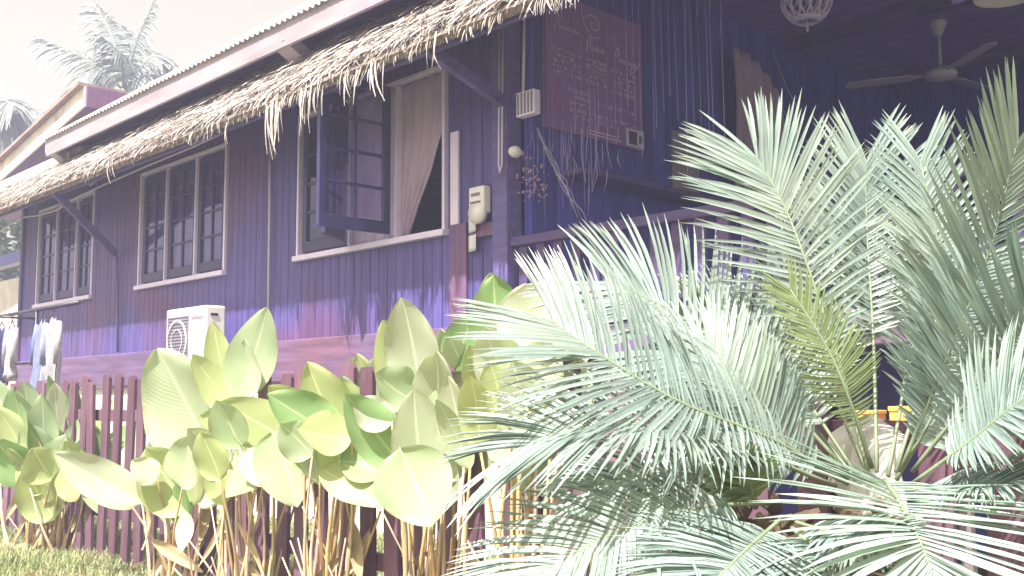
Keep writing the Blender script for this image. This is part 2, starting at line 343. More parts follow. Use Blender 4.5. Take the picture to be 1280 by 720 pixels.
# windows ------------------------------------------------------------
def sash(win, x0, x1, mtx, cols=2, rows=4):
    """dark glazed sash in the plane y=0 of mtx, x from x0 to x1"""
    st, z0, z1 = .055, ZS+.05, ZT-.05
    b = MB(); b.box(x0, x0+st, -.02, .02, z0, z1, mtx); b.box(x1-st, x1, -.02, .02, z0, z1, mtx)
    b.box(x0+st, x1-st, -.02, .02, z0, z0+.09, mtx); b.box(x0+st, x1-st, -.02, .02, z1-st, z1, mtx)
    ix0, ix1, iz0, iz1 = x0+st, x1-st, z0+.09, z1-st
    for c in range(1, cols): xx = ix0+(ix1-ix0)*c/cols; b.box(xx-.011, xx+.011, -.014, .014, iz0, iz1, mtx)
    for r in range(1, rows): zz = iz0+(iz1-iz0)*r/rows; b.box(ix0, ix1, -.012, .012, zz-.011, zz+.011, mtx)
    b.build('sash', 'sash', win, bevel=.003)
    for c in range(cols):
        for r in range(rows):
            a0 = ix0+(ix1-ix0)*c/cols; a1 = ix0+(ix1-ix0)*(c+1)/cols; c0 = iz0+(iz1-iz0)*r/rows; c1 = iz0+(iz1-iz0)*(r+1)/rows
            MB().box(a0+.008, a1-.008, -.002, .002, c0+.008, c1-.008, mtx).build('pane', 'glass', win)
def window(x0, x1, mulls):
    b = MB(); fr = .022
    b.box(x0-.006, x0+fr, -.016, .06, ZS-.01, ZT+.01); b.box(x1-fr, x1+.006, -.016, .06, ZS-.01, ZT+.01); b.box(x0+fr, x1-fr, -.016, .06, ZT-fr+.005, ZT+.01)
    win = b.build('window', 'frame', house, bevel=.004)
    MB().box(x0-.02, x1+.02, -.045, .09, ZS-.02, ZS+.025).build('sill', 'frame', win, bevel=.005)
    for m in mulls: MB().box(m-.009, m+.009, -.014, .055, ZS+.031, ZT-.025).build('mullion', 'frame', win, bevel=.003)
    return win
I4 = Matrix.Identity(4)
m1, m2 = hit(437, 312, 0)[0], hit(495, 302, 0)[0]
w1 = window(*WIN[0], [m1, m2])
sash(w1, WIN[0][0]+.05, m1-.025, Matrix.Translation((0, .03, 0)))
sash(w1, -.60, 0, Matrix.Translation((m2-.01, -.06, 0)) @ Matrix.Rotation(radians(88), 4, 'Z'))
sash(w1, -.50, 0, Matrix.Translation((m1, -.06, 0)) @ Matrix.Rotation(radians(128), 4, 'Z'))
for k, (pa, pb) in ((1, (206, 243)), (2, (68, 93))):
    x0, x1 = WIN[k]; ma, mb = (hit(pa, 340 if k == 1 else 375, 0)[0], hit(pb, 340 if k == 1 else 375, 0)[0])
    wn = window(x0, x1, [ma, mb])
    for a, c in ((x0+.05, ma-.025), (ma+.025, mb-.025), (mb+.025, x1-.05)): sash(wn, a, c, Matrix.Translation((0, .03, 0)))
# roof ---------------------------------------------------------------
XR0 = hit(61, 185, -.5)[0]; PT = math.tan(radians(36.6)); YR = 3.0
fz0, fz1 = 3.649, 3.85
def roofz(y): return fz1+.02+(y+.5)*PT
rf = MB(); rf.box(XR0+.02, XV+.3, -.44, .02, 3.80, 3.82)                # soffit
roof = rf.build('roof', 'beam', house)
L = (YR+.56)/cos(radians(36.6))
def corr():
    b = MB(); W = .798; nw = 84
    for i in range(nw+1):
        xx = W*i/nw; z = .012*cos(2*pi*xx/.076)
        for yy in (0, .4, 1.6, L): b.v.append(V((xx, yy, z)))
    for i in range(nw):
        for j in range(3): a = i*4+j; b.f.append([a, a+4, a+5, a+1])
    return b
ns = int((XV+.3-XR0)/.78)+1
for i in range(ns):
    o = inst('roof_sheet', 'corr', corr, 'zinc', roof, (XR0-.02+i*.78, -.56, roofz(-.56)+.012+.003*(i % 2)), (radians(36.6), 0, 0), True)
    o2 = inst('roof_sheet', 'corr', corr, 'zinc', roof, (XR0-.02+i*.78+.798, 2*YR+.56, roofz(-.56)+.012+.003*(i % 2)), (radians(36.6), 0, pi), True)
MB().tube([(XR0-.05, YR, roofz(YR)+.03), (XV+.4, YR, roofz(YR)+.03)], .09, 10).build('ridge_cap', 'zinc', roof)
MB().box(XR0, XV+.3, -.53, -.50, fz0, fz1).build('fascia', 'fascia', roof, bevel=.004)
MB().box(XR0-.03, XR0, -.53, 1.2, fz0+.04, fz1).build('fascia_return', 'fascia', roof, bevel=.004)
for x_ in (XR0+.3, XV+.1):
    b = MB(); n = 0; b.v += [V((x_, .05, 3.9)), V((x_, 2*YR+.3, 3.9)), V((x_, YR, roofz(YR)-.1))]; b.f.append([n, n+1, n+2])
    b.build('gable_wall', 'dark_plank', house, solid=.03)
for px in (365, 80, 790, 1100):                        # timber brackets between fascia and wall
    xx = hit(px, 75, -.4)[0] if px < 500 else px/200.
    MB().bar((xx, -.50, 3.74), (xx+.05, -.02, 3.42), .20, .10).build('rafter_bracket', 'fascia', roof, bevel=.005)
# thatched awning ------------------------------------------------------
TX0, TX1 = XL-.6, XV+.2; tyb, tzb = -.75, 3.10
tyt = -.14; tzt = 3.71
b = MB(); n0 = 0
b.v += [V((TX0, tyt, tzt)), V((TX1, tyt, tzt)), V((TX1, tyb, tzb)), V((TX0, tyb, tzb))]; b.f.append([0, 1, 2, 3])
tb = b.build('thatch_underlay', 'thatch_base', house, solid=.05)
sl_d = V((0, tyb-tyt, tzb-tzt)); SLEN = sl_d.length; sl_d.normalize(); sl_n = V((0, sl_d.z, -sl_d.y)); sl_n = sl_n if sl_n.z > 0 else -sl_n
b = MB(); rnd = random.Random(3)
def strip(b, p, d, nrm, ln, wd, col, sag, curl, seg=4):
    side = d.cross(nrm).normalized(); n = len(b.v)
    tw = rnd.uniform(-.7, .7)
    for i in range(seg+1):
        t = i/seg
        q = p + d*ln*t + side*curl*t*t + V((0, 0, -1))*sag*t*t + nrm*(.012*sin(pi*t))
        a = tw*t; wv = side*cos(a)+nrm*sin(a); ww = wd*(1-.75*t**2.2)
        b.v += [q-wv*ww/2, q+wv*ww/2]; b.c += [col, col]
    for i in range(seg): b.f.append([n+2*i, n+2*i+1, n+2*i+3, n+2*i+2])
courses = 10
for cidx in range(courses):
    off = SLEN*(cidx/courses)-.05
    x = TX0
    while x < TX1:
        x += rnd.uniform(.008, .019)
        shag = noise.noise(V((x*1.3, cidx*.7, 2.)))
        base = V((x, tyt, tzt)) + sl_d*(off+rnd.uniform(-.03, .03)) + sl_n*(.030+rnd.uniform(0, .03))
        d = (sl_d + V((rnd.gauss(-.35, .40), 0, 0)) + sl_n*rnd.gauss(.09, .13)).normalized()
        g_ = max(.3, min(1.6, rnd.gauss(.9, .28)+.25*shag)); col = (g_*rnd.uniform(.97, 1.05), g_, g_*rnd.uniform(.9, 1.02), 1)
        last = cidx >= courses-1
        ln = rnd.uniform(.14, .30) if not last else rnd.uniform(.03, .10)*(1+.6*shag)
        strip(b, base, d, sl_n, ln, rnd.uniform(.010, .028), col, rnd.uniform(0, .05) if last else 0, rnd.gauss(-.03, .06))
# hanging frayed edge: uneven, in locks
x = TX0
while x < TX1:
    x += rnd.uniform(.008, .022)
    k = noise.noise(V((x*2.3, 5, 0))); k2 = noise.noise(V((x*7, 9, 0)))
    ln = max(.015, (.05+.10*k+.07*k2+rnd.uniform(0, .04))*(1 if x > -2.2 else .45))
    base = V((x, tyb+.03, tzb+.02)) + sl_n*rnd.uniform(.0, .05)
    g_ = rnd.uniform(.7, 1.3); d = (sl_d*.6+V((rnd.gauss(-.15, .25), rnd.uniform(-.1, .1), -.6))).normalized()
    strip(b, base, d, sl_n, ln, rnd.uniform(.009, .018), (g_, g_, g_*.97, 1), .02, rnd.gauss(0, .02), 3)
def lock(px, py0, py1, cnt, spread):
    xx, z0 = hit(px, py0, tyb); _, z1 = hit(px, py1, tyb)
    for i in range(cnt):
        p = V((xx+rnd.gauss(0, spread), tyb-rnd.uniform(0, .05), max(z0, tzb)+rnd.uniform(-.02, .05))); ln = (p.z-z1)*rnd.uniform(.65, 1.05)
        g_ = rnd.uniform(.85, 1.3)
        strip(b, p, V((rnd.gauss(0, .10), rnd.gauss(0, .05), -1)).normalized(), V((0, -1, 0)), ln, rnd.uniform(.01, .02), (g_, g_, g_*.97, 1), 0, rnd.gauss(0, .03), 5)
for a in ((345, 140, 200, 9, .035), (352, 140, 185, 6, .03), (385, 125, 168, 7, .05), (400, 120, 150, 6, .05), (440, 105, 132, 5, .06), (472, 95, 130, 5, .03), (545, 65, 90, 4, .03), (697, 0, 22, 6, .03), (140, 205, 232, 3, .03), (285, 165, 190, 2, .03)): lock(*a)
th = b.build('thatch', 'thatch', house); th['kind'] = 'stuff'
MB().box(TX0, TX1, tyb+.05, tyb+.08, tzb-.03, tzb+.01).build('awning_batten', 'beam', house, bevel=.004)
for px, py in ((147, 318), (632, 104), (1500, 0), (2200, 0)):
    xx, zz = hit(px, py, -.03) if px < 1000 else (px/400., 2.75)
    MB().bar((xx, -.05, zz if zz < 3 else 2.9), (xx+.02, tyb+.04, tzb+.0), .05, .08).build('awning_brace', 'beam', house, bevel=.005)

# veranda ---------------------------------------------------------------
bw = MB().box(XC+.085, XC+.105, .1, YB-.1, ZF, 4.13).build('back_wall', 'dark_plank', house)
y = .16
while y < YB-.2:
    plank(bw, XC+.145, y, ZF+.01, .125, .022, 2.70, 'dark_plank', (0, 0, pi/2)); y += .132
ce = MB().box(XC+.15, XV, -.02, YB-.1, ZC+.012, ZC+.03).build('ceiling', 'ceiling', house)
x = XC+.22
while x < XV-.1:
    inst('ceiling_board', 'cb', lambda: MB().box(-.094, .094, 0, YB-.14, 0, .01), 'ceiling', ce, (x, .0, ZC+.0005+random.uniform(0, .003))); x += .194
for yy in (1.7, 3.4, 5.1): MB().box(XC+.15, XV, yy-.05, yy+.05, ZC-.09, ZC).build('ceiling_beam', 'beam', house, bevel=.006)
MB().box(XC+.08, XV, -.06, .08, ZC-.16, ZC-.001).build('eave_beam', 'beam', house, bevel=.006)
MB().box(XC+.08, XV, -.06, .09, 1.22, 1.40).build('veranda_beam', 'maroon', house, bevel=.008)
ZR = hit(644, 297, 0)[1]
rl = MB().box(XC+.075, XV, -.03, .04, ZR-.06, ZR).build('railing', 'rail', house, bevel=.006)
MB().box(XC+.075, XV, -.01, .025, 1.52, 1.57).build('bottom_rail', 'rail', rl, bevel=.005)
x = XC+.17
while x < XV-.05:
    inst('baluster', 'bal', lambda: MB().box(-.035, .035, -.005, .02, 1.571, ZR-.061), 'rail', rl, (x, 0, 0)); x += .15
for xx in (4.9, XV-.08): MB().box(xx-.06, xx+.06, -.05, .07, 1.401, ZC-.161).build('veranda_post', 'beam', house, bevel=.008)
for xx in (1.6, 3.9, 5.6, 6.9):
    for yy in (.2, 2.8, 5.3): MB().box(xx-.09, xx+.09, yy-.09, yy+.09, -.1, 1.30).build('stilt', 'bench', house, bevel=.01)
MB().box(XC+.1, XV, 1.5, 1.54, -.05, 1.295).build('understorey_shade_sheet', 'dark_plank', house)  # added dark sheet standing in for the shade under the veranda
# back-wall shelf and dark hatch
MB().box(XC+.15, XC+.38, .35, 2.1, 2.44, 2.48).build('shelf', 'beam', house, bevel=.005)
yv0, zv0 = hitx(800, 215, XC+.15); 
MB().box(XC+.149, XC+.165, 1.62, 1.95, 2.55, 3.0).build('wall_notice', 'fascia', house)

# ------------------------------------------------------------------ curtains
def curtain(name, label, x0, x1, z0, z1, y, m='curtain', pull=0, waves=7, amp=.022, mtx=HM, group=None):
    def fn(a, t):
        z = z1+(z0-z1)*t
        xr = x1 if not pull else x1-(x1-x0)*pull*max(0, (t-.30)/.70)**1.15
        xx = x0+(xr-x0)*a
        return V((xx, y+amp*(.5+.6*t)*sin(a*waves*2*pi+.6*sin(3*t+a*4))+.012*noise.noise(V((a*4, t*5, x0))), z+.006*sin(a*waves*2*pi)))
    o = MB().grid(fn, 72, 22).build(name, m, None, True, solid=.003); o.matrix_world = mtx
    return tag(o, label, 'curtain', group)
curtain('curtain', 'blush curtain swept to one side in the open casement window', m2+.012, WIN[0][1]-.025, ZS+.035, ZT-.03, .035, pull=.84, waves=5, amp=.016)
curtain('curtain', 'sheer lilac curtain in the bay behind the swung casement', m1+.02, m2-.015, ZS+.035, ZT-.03, .02, m='sheer', waves=5, amp=.012)
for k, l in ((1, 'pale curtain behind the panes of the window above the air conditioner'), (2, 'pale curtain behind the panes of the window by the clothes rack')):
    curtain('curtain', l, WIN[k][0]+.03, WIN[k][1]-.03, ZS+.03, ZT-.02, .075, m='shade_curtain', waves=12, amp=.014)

# ------------------------------------------------------------------ air conditioner
yF = -.46; ax1, atz = hit(257, 381, yF); ax0, _ = hit(208, 390, yF); _, abz = hit(257, 462, yF)
yBk = -.27
ac = thing('air_conditioner', 'white outdoor air conditioner unit on brackets below the middle window', 'air conditioner', mtx=HM @ Matrix.Translation((ax0, yBk, abz)))
W, H, D = ax1-ax0, atz-abz, yBk-yF
MB().box(0, W, -D, 0, 0, H).build('casing', 'white', ac, bevel=.018)
gx0, gx1 = .06*W, .60*W
b = MB(); b.box(gx0, gx1, -D-.006, -D-.002, .07*H, .87*H); gp = b.build('grille', 'grey', ac)
for i in range(16):
    z = .09*H+.76*H*i/15; MB().box(gx0+.01, gx1-.01, -D-.012, -D-.007, z-.002, z+.002).build('slat', 'grey', gp)
b = MB(); cx, cz = (gx0+gx1)/2, .47*H
for rr in (.10, .17, min(.21, (gx1-gx0)/2-.01)):
    b.tube([(cx+rr*cos(a*pi/14), -D-.015, cz+rr*sin(a*pi/14)) for a in range(29)], .003, 4)
b.build('fan_guard', 'white', gp)
MB().box(.66*W, .95*W, -D-.004, -D-.001, .80*H, .85*H).build('badge', 'fascia', ac)
for k, (z0, z1, y0, y1) in enumerate(((.84, .88, .25, .6), (.55, .57, .3, .55), (.40, .46, .35, .65), (.1, .2, .2, .4), (.1, .22, .5, .7))):
    MB().box(W+.001, W+.006, -D+y0*D, -D+y1*D, z0*H, z1*H).build('service_slot', 'darkmetal', ac)
MB().tube([(W+.02, -D*.45, .16*H), (W+.10, -D*.3, .1*H), (W+.16, -.05, .25*H), (W+.17, yBk*-1-.03, .30*H)], .014, 7).build('refrigerant_pipe', 'white', ac, True)
for xx in (.2*W, .8*W): MB().box(xx-.02, xx+.02, -D+.03, .18, -.05, -.002).box(xx-.02, xx+.02, .15, .18, -.3, -.05).build('bracket', 'grey', ac)

# ------------------------------------------------------------------ meter, conduits, cables on the wall
xa, zt_ = hit(596, 237, -.02); xb, zb_ = hit(615, 270, -.02); mw, mh = xb-xa, zt_-zb_
me_ = thing('electricity_meter', 'white electricity meter box on dark board by the corner post', 'meter box', mtx=HM @ Matrix.Translation((xa, -.005, zb_)))
MB().box(-.05, mw+.07, -.02, 0, -.03, mh+.02).build('backboard', 'sash', me_, bevel=.003)
MB().box(0, mw, -.09, -.021, .1*mh, mh).build('box', 'white', me_, bevel=.01)
MB().box(.2*mw, .75*mw, -.095, -.091, .68*mh, .78*mh).build('dial', 'grey', me_)
MB().box(.15*mw, .8*mw, -.097, -.091, .42*mh, .5*mh).build('label_strip', 'grey', me_)
MB().lathe([(0, -.02), (mw*.5, -.02), (mw*.5, .02), (0, .03)], 14).build('glass_dome', 'white', me_, True).matrix_local = Matrix.Translation((mw*.5, -.075, .12*mh)) @ Matrix.Rotation(pi/2, 4, 'X')
for (p0, p1, lab) in (((585, 272), (598, 289), 'curled paper notice pinned just under the meter box'), ((585, 295), (598, 313), 'white paper card pinned below the curled notice')):
    xa, zt_ = hit(*p0, -.04); xb, zb_ = hit(*p1, -.04)
    o = MB().grid(lambda a, t: V((xa+(xb-xa)*a, -.034-.03*a*a*(1 if 'curled' in lab else .2), zt_+(zb_-zt_)*t)), 6, 4).build('paper_notice', 'white', None, True, solid=.002); o.matrix_world = HM; tag(o, lab, 'notice')
def wallpipe(name, label, pts, r, y, m='cable', cat='pipe'):
    P = [V((hit(px, py, y)[0], y, hit(px, py, y)[1])) for px, py in pts]
    o = MB().tube(P, r, 7).build(name, m, None, True); o.matrix_world = HM; return tag(o, label, cat)
wallpipe('conduit', 'white looped conduit hanging down the wall beside the corner brace', [(624.5, 30), (623.5, 205), (625, 217), (627.5, 205), (628.5, 30)], .007, -.07)
wallpipe('conduit', 'white straight conduit running down the corner post to the junction box', [(655.5, 0), (655, 60), (654, 122)], .010, -.075)
wallpipe('downpipe', 'thin pale drain pipe down the wall between the two glazed windows', [(337.5, 180), (337, 260), (335, 405)], .011, -.03)
wallpipe('downpipe', 'thin dark drain pipe down the wall beside the far window brace', [(146, 318), (147, 380), (147, 440)], .012, -.03, 'beam')
wallpipe('electric_cable', 'white electric cable sagging along the wall under the thatch', [(0, 289), (25, 272), (50, 269), (72, 262), (95, 247), (130, 231), (180, 209), (240, 184), (296, 158), (330, 146)], .010, -.30, 'cable', 'cable')
xa, zt_ = hit(646, 118, -.1); xb, zb_ = hit(675, 140, -.1)
jb = thing('junction_box', 'small white ribbed junction box at the top of the corner post', 'junction box', mtx=HM @ Matrix.Translation((xa+.01, -.058, zb_)))
MB().box(0, .16, -.06, 0, 0, zt_-zb_).build('case', 'frame', jb, bevel=.006)
for i in range(5): MB().box(.015+i*.03, .027+i*.03, -.066, -.061, .012, zt_-zb_-.012).build('rib', 'grey', jb)
xa, za = hit(645, 190, -.1)
o = MB().lathe([(0, -.05), (.025, -.045), (.038, -.015), (.036, .01), (.02, .035), (.014, .06), (0, .062)], 14).build('wall_lamp', 'white', None, True); o.matrix_world = HM @ Matrix.Translation((xa, -.1, za)) @ Matrix.Rotation(-pi/2, 4, 'X'); tag(o, 'unlit white bulb lamp fixed to the side of corner post', 'lamp')

# ------------------------------------------------------------------ menu sign on the veranda back wall
sx = XC; sy0, sz0 = hitx(680, 158, XC+.17); sy1, _ = hitx(803, 190, XC+.17); sz1 = hitx(798, 32, XC+.17)[1]
SW, SH = sy1-sy0, sz1-sz0
sign = thing('menu_sign', 'purple menu board with pale script title hanging in the veranda', 'sign', mtx=HM @ Matrix.Translation((sx, sy0, sz0)))
sx = 0
MB().box(.16, .18, 0, SW, 0, SH).build('panel', 'sign', sign, bevel=.003)
b = MB(); b.box(.181, .185, 0, .006, 0, SH); b.box(.181, .185, SW-.006, SW, 0, SH); b.build('edge_trim', 'beam', sign)
pr = random.Random(11)
def stroke(b, pts, wd):                # flat pen line on the board, pts in board fractions (across, up)
    P = [V((.1825, p[0]*SW, p[1]*SH)) for p in pts]
    for i in range(len(P)-1):
        d = P[i+1]-P[i]
        if d.length < 1e-5: continue
        s_ = V((0, -d.z, d.y)).normalized()*wd/2; e = d.normalized()*wd*.3; n = len(b.v)
        b.v += [P[i]-s_-e, P[i]+s_-e, P[i+1]+s_+e, P[i+1]-s_+e]; b.f.append([n, n+1, n+2, n+3])
b = MB()
sp = [(.48+.10*t*cos(t*9)*.9, .86+.075*t*sin(t*9)) for t in [i/30 for i in range(31)]]; stroke(b, sp, .006)
stroke(b, [(.36, .98), (.37, .9), (.40, .82), (.45, .77), (.50, .76), (.54, .78)], .006)
b.build('emblem', 'ink', sign)
b = MB()
def script(b, u, v, s, w_):            # loose handwriting: a tall first letter then small loops
    stroke(b, [(u, v-.03*s), (u+.01, v+.06*s), (u+.035, v+.10*s), (u+.05, v+.075*s), (u+.03, v+.04*s), (u+.05, v)], .006)
    x = u+.055
    while x < u+w_:
        h = .03*s*pr.choice((1, 1, 1.2, .8)); stroke(b, [(x, v), (x+.012, v+h), (x+.022, v+h*.7), (x+.014, v+.002), (x+.03, v+.004)], .005); x += .031
script(b, .10, .745, 1, .22); script(b, .41, .665, 1, .16); script(b, .70, .645, 1.1, .22)
stroke(b, [(.90, .645), (.86, .60), (.88, .58), (.95, .65), (.98, .70)], .006)
b.build('script_title', 'ink', sign)
def textlines(b, u0, u1, v, h, dens=.8):
    u = u0
    while u < u1:
        wl = pr.uniform(.010, .016)
        if pr.random() < dens:
            kind = pr.randrange(4)
            if kind != 1: stroke(b, [(u, v), (u, v+h)], .004)
            if kind != 0: stroke(b, [(u, v+h), (u+wl, v+h)], .004); 
            if kind > 1: stroke(b, [(u+wl, v+h*.5), (u, v+h*.5)], .004); stroke(b, [(u+wl, v+h), (u+wl, v+h*(.5 if kind == 2 else 0))], .004)
        u += wl+.010
b = MB()
for col_ in ((.08, .34), (.40, .62), (.66, .93)):
    for r_ in range(5): textlines(b, col_[0], col_[1], .565-.04*r_-(.02 if col_[0] > .5 else 0), .024, .85)
for r_, (u0, u1) in enumerate(((.22, .50), (.22, .90), (.22, .44), (.24, .92), (.24, .72))): textlines(b, u0, u1, .30-.047*r_, .026, .85)
for u0, u1, v_ in ((.42, .70, .055), (.42, .76, .03)): stroke(b, [(u0, v_), (u1, v_)], .008)
b.build('print_lines', 'ink', sign)['kind'] = 'stuff'
b = MB()
for u, v_ in ((.12, .30), (.12, .18)):
    stroke(b, [(u-.03, v_+.02), (u-.02, v_+.035), (u, v_+.02), (u+.02, v_+.035), (u+.03, v_+.02), (u, v_-.03), (u-.03, v_+.02)], .008); stroke(b, [(u-.015, v_+.01), (u+.015, v_+.01)], .03)
b.build('heart_mark', 'ink2', sign)
MB().box(.186, .19, .80*SW, .995*SW, .012*SH, .15*SH).build('picture_card', 'frame', sign)
MB().box(.191, .193, .83*SW, .915*SW, .03*SH, .13*SH).build('picture', 'screen', sign)
MB().box(.191, .193, .94*SW, .975*SW, .05*SH, .11*SH).build('picture', 'screen', sign)

# ------------------------------------------------------------------ bead curtain, dried twigs, hanging cloth
bc = thing('bead_curtain', 'pale bead strings hanging across the veranda opening from the eave', 'bead curtain', mtx=HM @ Matrix.Translation((0, .12, ZC-.16)))
br = random.Random(5)
x = XC+.12; i = 0
while x < 3.3:
    b = MB(); ln = br.uniform(1.15, 1.85) if x < 2.4 else br.uniform(.2, .55)
    sw = br.uniform(-.01, .01); b.tube([(0, 0, 0), (sw, 0, -ln*.5), (br.uniform(-.012, .012), 0, -ln)], .0017, 4)
    for c in range(br.randrange(1, 4)):
        z0 = -br.choice((.25, .35, .75, .9, .3+.25*abs(sin(x*7)))) - br.uniform(0, .05)
        if -z0 > ln-.1: continue
        for q in range(br.randrange(2, 5)): b.lathe([(0, -.007), (.006, 0), (0, .007)], 5, V((sw*.6, 0, z0-q*.022)))
    o = b.build('strand', 'string', bc); o.location = (x, br.uniform(-.02, .02), 0)
    x += br.uniform(.03, .07)
tw = thing('twig_garland', 'dried twig and flower decoration hanging beside the corner post', 'twig garland', mtx=HM)
xa, za = hit(672, 160, .02); xb, zb_ = hit(722, 272, .02)
P0, P1 = V((xa, .02, za)), V((xb, .02, zb_))
b = MB(); b.tube([P0, P0.lerp(P1, .35)+V((-.02, .01, 0)), P0.lerp(P1, .7)+V((.015, 0, 0)), P1], [.009, .008, .006, .003], 6)
for t in (.2, .35, .5, .62, .75):
    q = P0.lerp(P1, t); b.tube([q, q+V((br.uniform(.05, .12), br.uniform(-.03, .03), br.uniform(-.15, -.03))), q+V((br.uniform(.1, .2), 0, -.25))], [.005, .003, .0015], 5)
    b.tube([q, q+V((-.05, 0, .06)), q+V((-.09, 0, .15))], [.004, .003, .0015], 5)
b.build('branch', 'twig', tw, True)
b = MB()
for i in range(34):
    px = br.uniform(648, 775); ya = br.uniform(150, 215)
    xx, zz = hit(px, ya, .10); ln = br.uniform(.08, .35)
    b.tube([V((xx, .10, zz)), V((xx+br.gauss(0, .012), .10, zz-ln*.5)), V((xx+br.gauss(0, .02), .10, zz-ln))], [.0015, .003, .001], 4)
b.build('dried_fringe', 'twig', tw)['kind'] = 'stuff'
b = MB()
for i in range(70):
    px, py = br.gauss(667, 9), br.gauss(222, 13); xx, zz = hit(px, py, .0); s_ = br.uniform(.006, .013)
    b.lathe([(0, -s_), (s_, 0), (0, s_)], 5, V((xx, br.gauss(0, .025), zz)))
b.build('flower_heads', 'driedflower', tw)['kind'] = 'stuff'
y0, zt_ = hitx(916, 66, XC+.3); y1, _ = hitx(985, 100, XC+.3)
def hc(a, t):
    yy = y0+(y1-y0)*a*(.75+.3*t); z = zt_+.05-.22*a**2.2-(1.35)*t*(1-.12*a)
    return V((XC+.3+.03*sin(a*26)+.02*sin(t*5), yy, z))
o = MB().grid(hc, 40, 16).build('hanging_cloth', 'curtain', None, True, solid=.004); o.matrix_world = HM; tag(o, 'pink cloth drape hung high on the dark veranda wall', 'cloth')
for a_, b_, lab in (((965, 62), (1005, 150), 'long thin cord slanting down from the veranda ceiling'), ((950, 75), (995, 165), 'short thin cord slanting beside the pink drape')):
    p = [at(*a_, 8.6), at((a_[0]+b_[0])/2-2, (a_[1]+b_[1])/2+3, 8.6), at(*b_, 8.6)]
    tag(MB().tube(p, .006, 5).build('rope', 'cable', None, True), lab, 'rope')

# ------------------------------------------------------------------ ceiling fan, lamps
FY = 1267*(ZC-1)/ (494-18)*.985
fc = at(1172, 18, 8.35); fl = HI @ fc; fl.z = ZC
fan = thing('ceiling_fan', 'white three bladed ceiling fan hanging from the veranda ceiling', 'ceiling fan', mtx=HM @ Matrix.Translation(fl))
hz = at(1172, 93, 8.35).z - ZC
MB().lathe([(0, 0), (.075, 0), (.07, -.03), (.025, -.12), (0, -.12)], 18).build('canopy', 'fanpaint', fan, True)
MB().tube([(0, 0, -.1), (0, 0, hz+.05)], .015, 10).build('rod', 'fanpaint', fan, True)
MB().lathe([(0, .07), (.05, .065), (.11, .035), (.135, .0), (.12, -.035), (.06, -.055), (0, -.058)], 24, V((0, 0, hz))).build('motor', 'fanpaint', fan, True)
for az in (156, 36, 276):
    a = radians(az)-YAW
    b = MB(); d = V((cos(a), sin(a), 0)); s_ = V((-sin(a), cos(a), .12)).normalized()
    prof = [(.13, .018), (.20, .03), (.24, .058), (.5, .066), (.74, .06), (.77, .03)]
    n = len(b.v)
    for r_, w_ in prof:
        for q in (-1, 1):
            for up in (-.004, .004): b.v.append(d*r_ + s_*w_*q + V((0, 0, hz+up)))
    for i in range(len(prof)-1):
        e = n+4*i
        for f in ((0, 4, 6, 2), (1, 3, 7, 5), (0, 1, 5, 4), (2, 6, 7, 3)): b.f.append([e+k for k in f])
    b.f.append([n, n+2, n+3, n+1]); e = n+4*(len(prof)-1); b.f.append([e, e+1, e+3, e+2])
    b.build('blade', 'fanpaint', fan)
# pierced globe lamp: a woven sphere of petals
lp = at(1008, 0, 6.7); lpl = HI @ lp
lamp = thing('pierced_lamp', 'white pierced globe lamp with petal cutouts on a thin cord', 'lamp', mtx=HM @ Matrix.Translation(lpl))
R_ = .168; b = MB(); nn = 14
for i in range(nn):
    a0 = 2*pi*i/nn
    for (t0, t1, dA) in ((.25*pi, .52*pi, .5), (.52*pi, .80*pi, .5)):
        for sgn in (-1, 1):
            pts = []
            for q in range(9):
                t = q/8; th_ = t0+(t1-t0)*t; aa = a0+sgn*dA*(2*pi/nn)*sin(pi*t)*.9+(pi/nn if t0 > .4*pi else 0)
                pts.append(V((R_*sin(th_)*cos(aa), R_*sin(th_)*sin(aa), R_*cos(th_))))
            b.tube(pts, .0075, 5)
for th_ in (.25, .80): b.tube([(R_*sin(th_*pi)*cos(k*pi/16), R_*sin(th_*pi)*sin(k*pi/16), R_*cos(th_*pi)) for k in range(33)], .011, 6)
b.build('pierced_shade', 'frame', lamp, True)
MB().lathe([(R_*sin(.80*pi), R_*cos(.80*pi)), (R_*.58, -R_*.86), (R_*.42, -R_*.95), (R_*.40, -R_*.92)], 24).build('bottom_ring', 'frame', lamp, True, solid=.006)
MB().tube([(0, 0, -R_*.6), (0, 0, -R_*1.1)], .004, 5).lathe([(0, -.025), (.010, -.015), (.006, .02), (0, .025)], 10, V((0, 0, -R_*1.2))).build('pendant_drop', 'frame', lamp, True)
MB().tube([(0, 0, R_*.7), (0, 0, ZC-lpl.z)], .004, 5).build('cord', 'darkmetal', lamp)
wl = at(1258, -12, 6.2); wll = HI @ wl
dl = thing('dome_lamp', 'white enamel dome pendant lamp hanging near the ceiling fan', 'lamp', mtx=HM @ Matrix.Translation(wll))
MB().lathe([(.02, .10), (.06, .09), (.14, .04), (.19, -.03), (.195, -.04)], 28).build('lamp_shade', 'white', dl, True, solid=.005)
MB().lathe([(0, -.06), (.03, -.05), (.035, -.02), (.02, .03), (0, .05)], 14).build('bulb', 'fanpaint', dl, True)
MB().tube([(0, 0, .09), (0, 0, ZC-wll.z)], .005, 6).build('cord', 'darkmetal', dl)

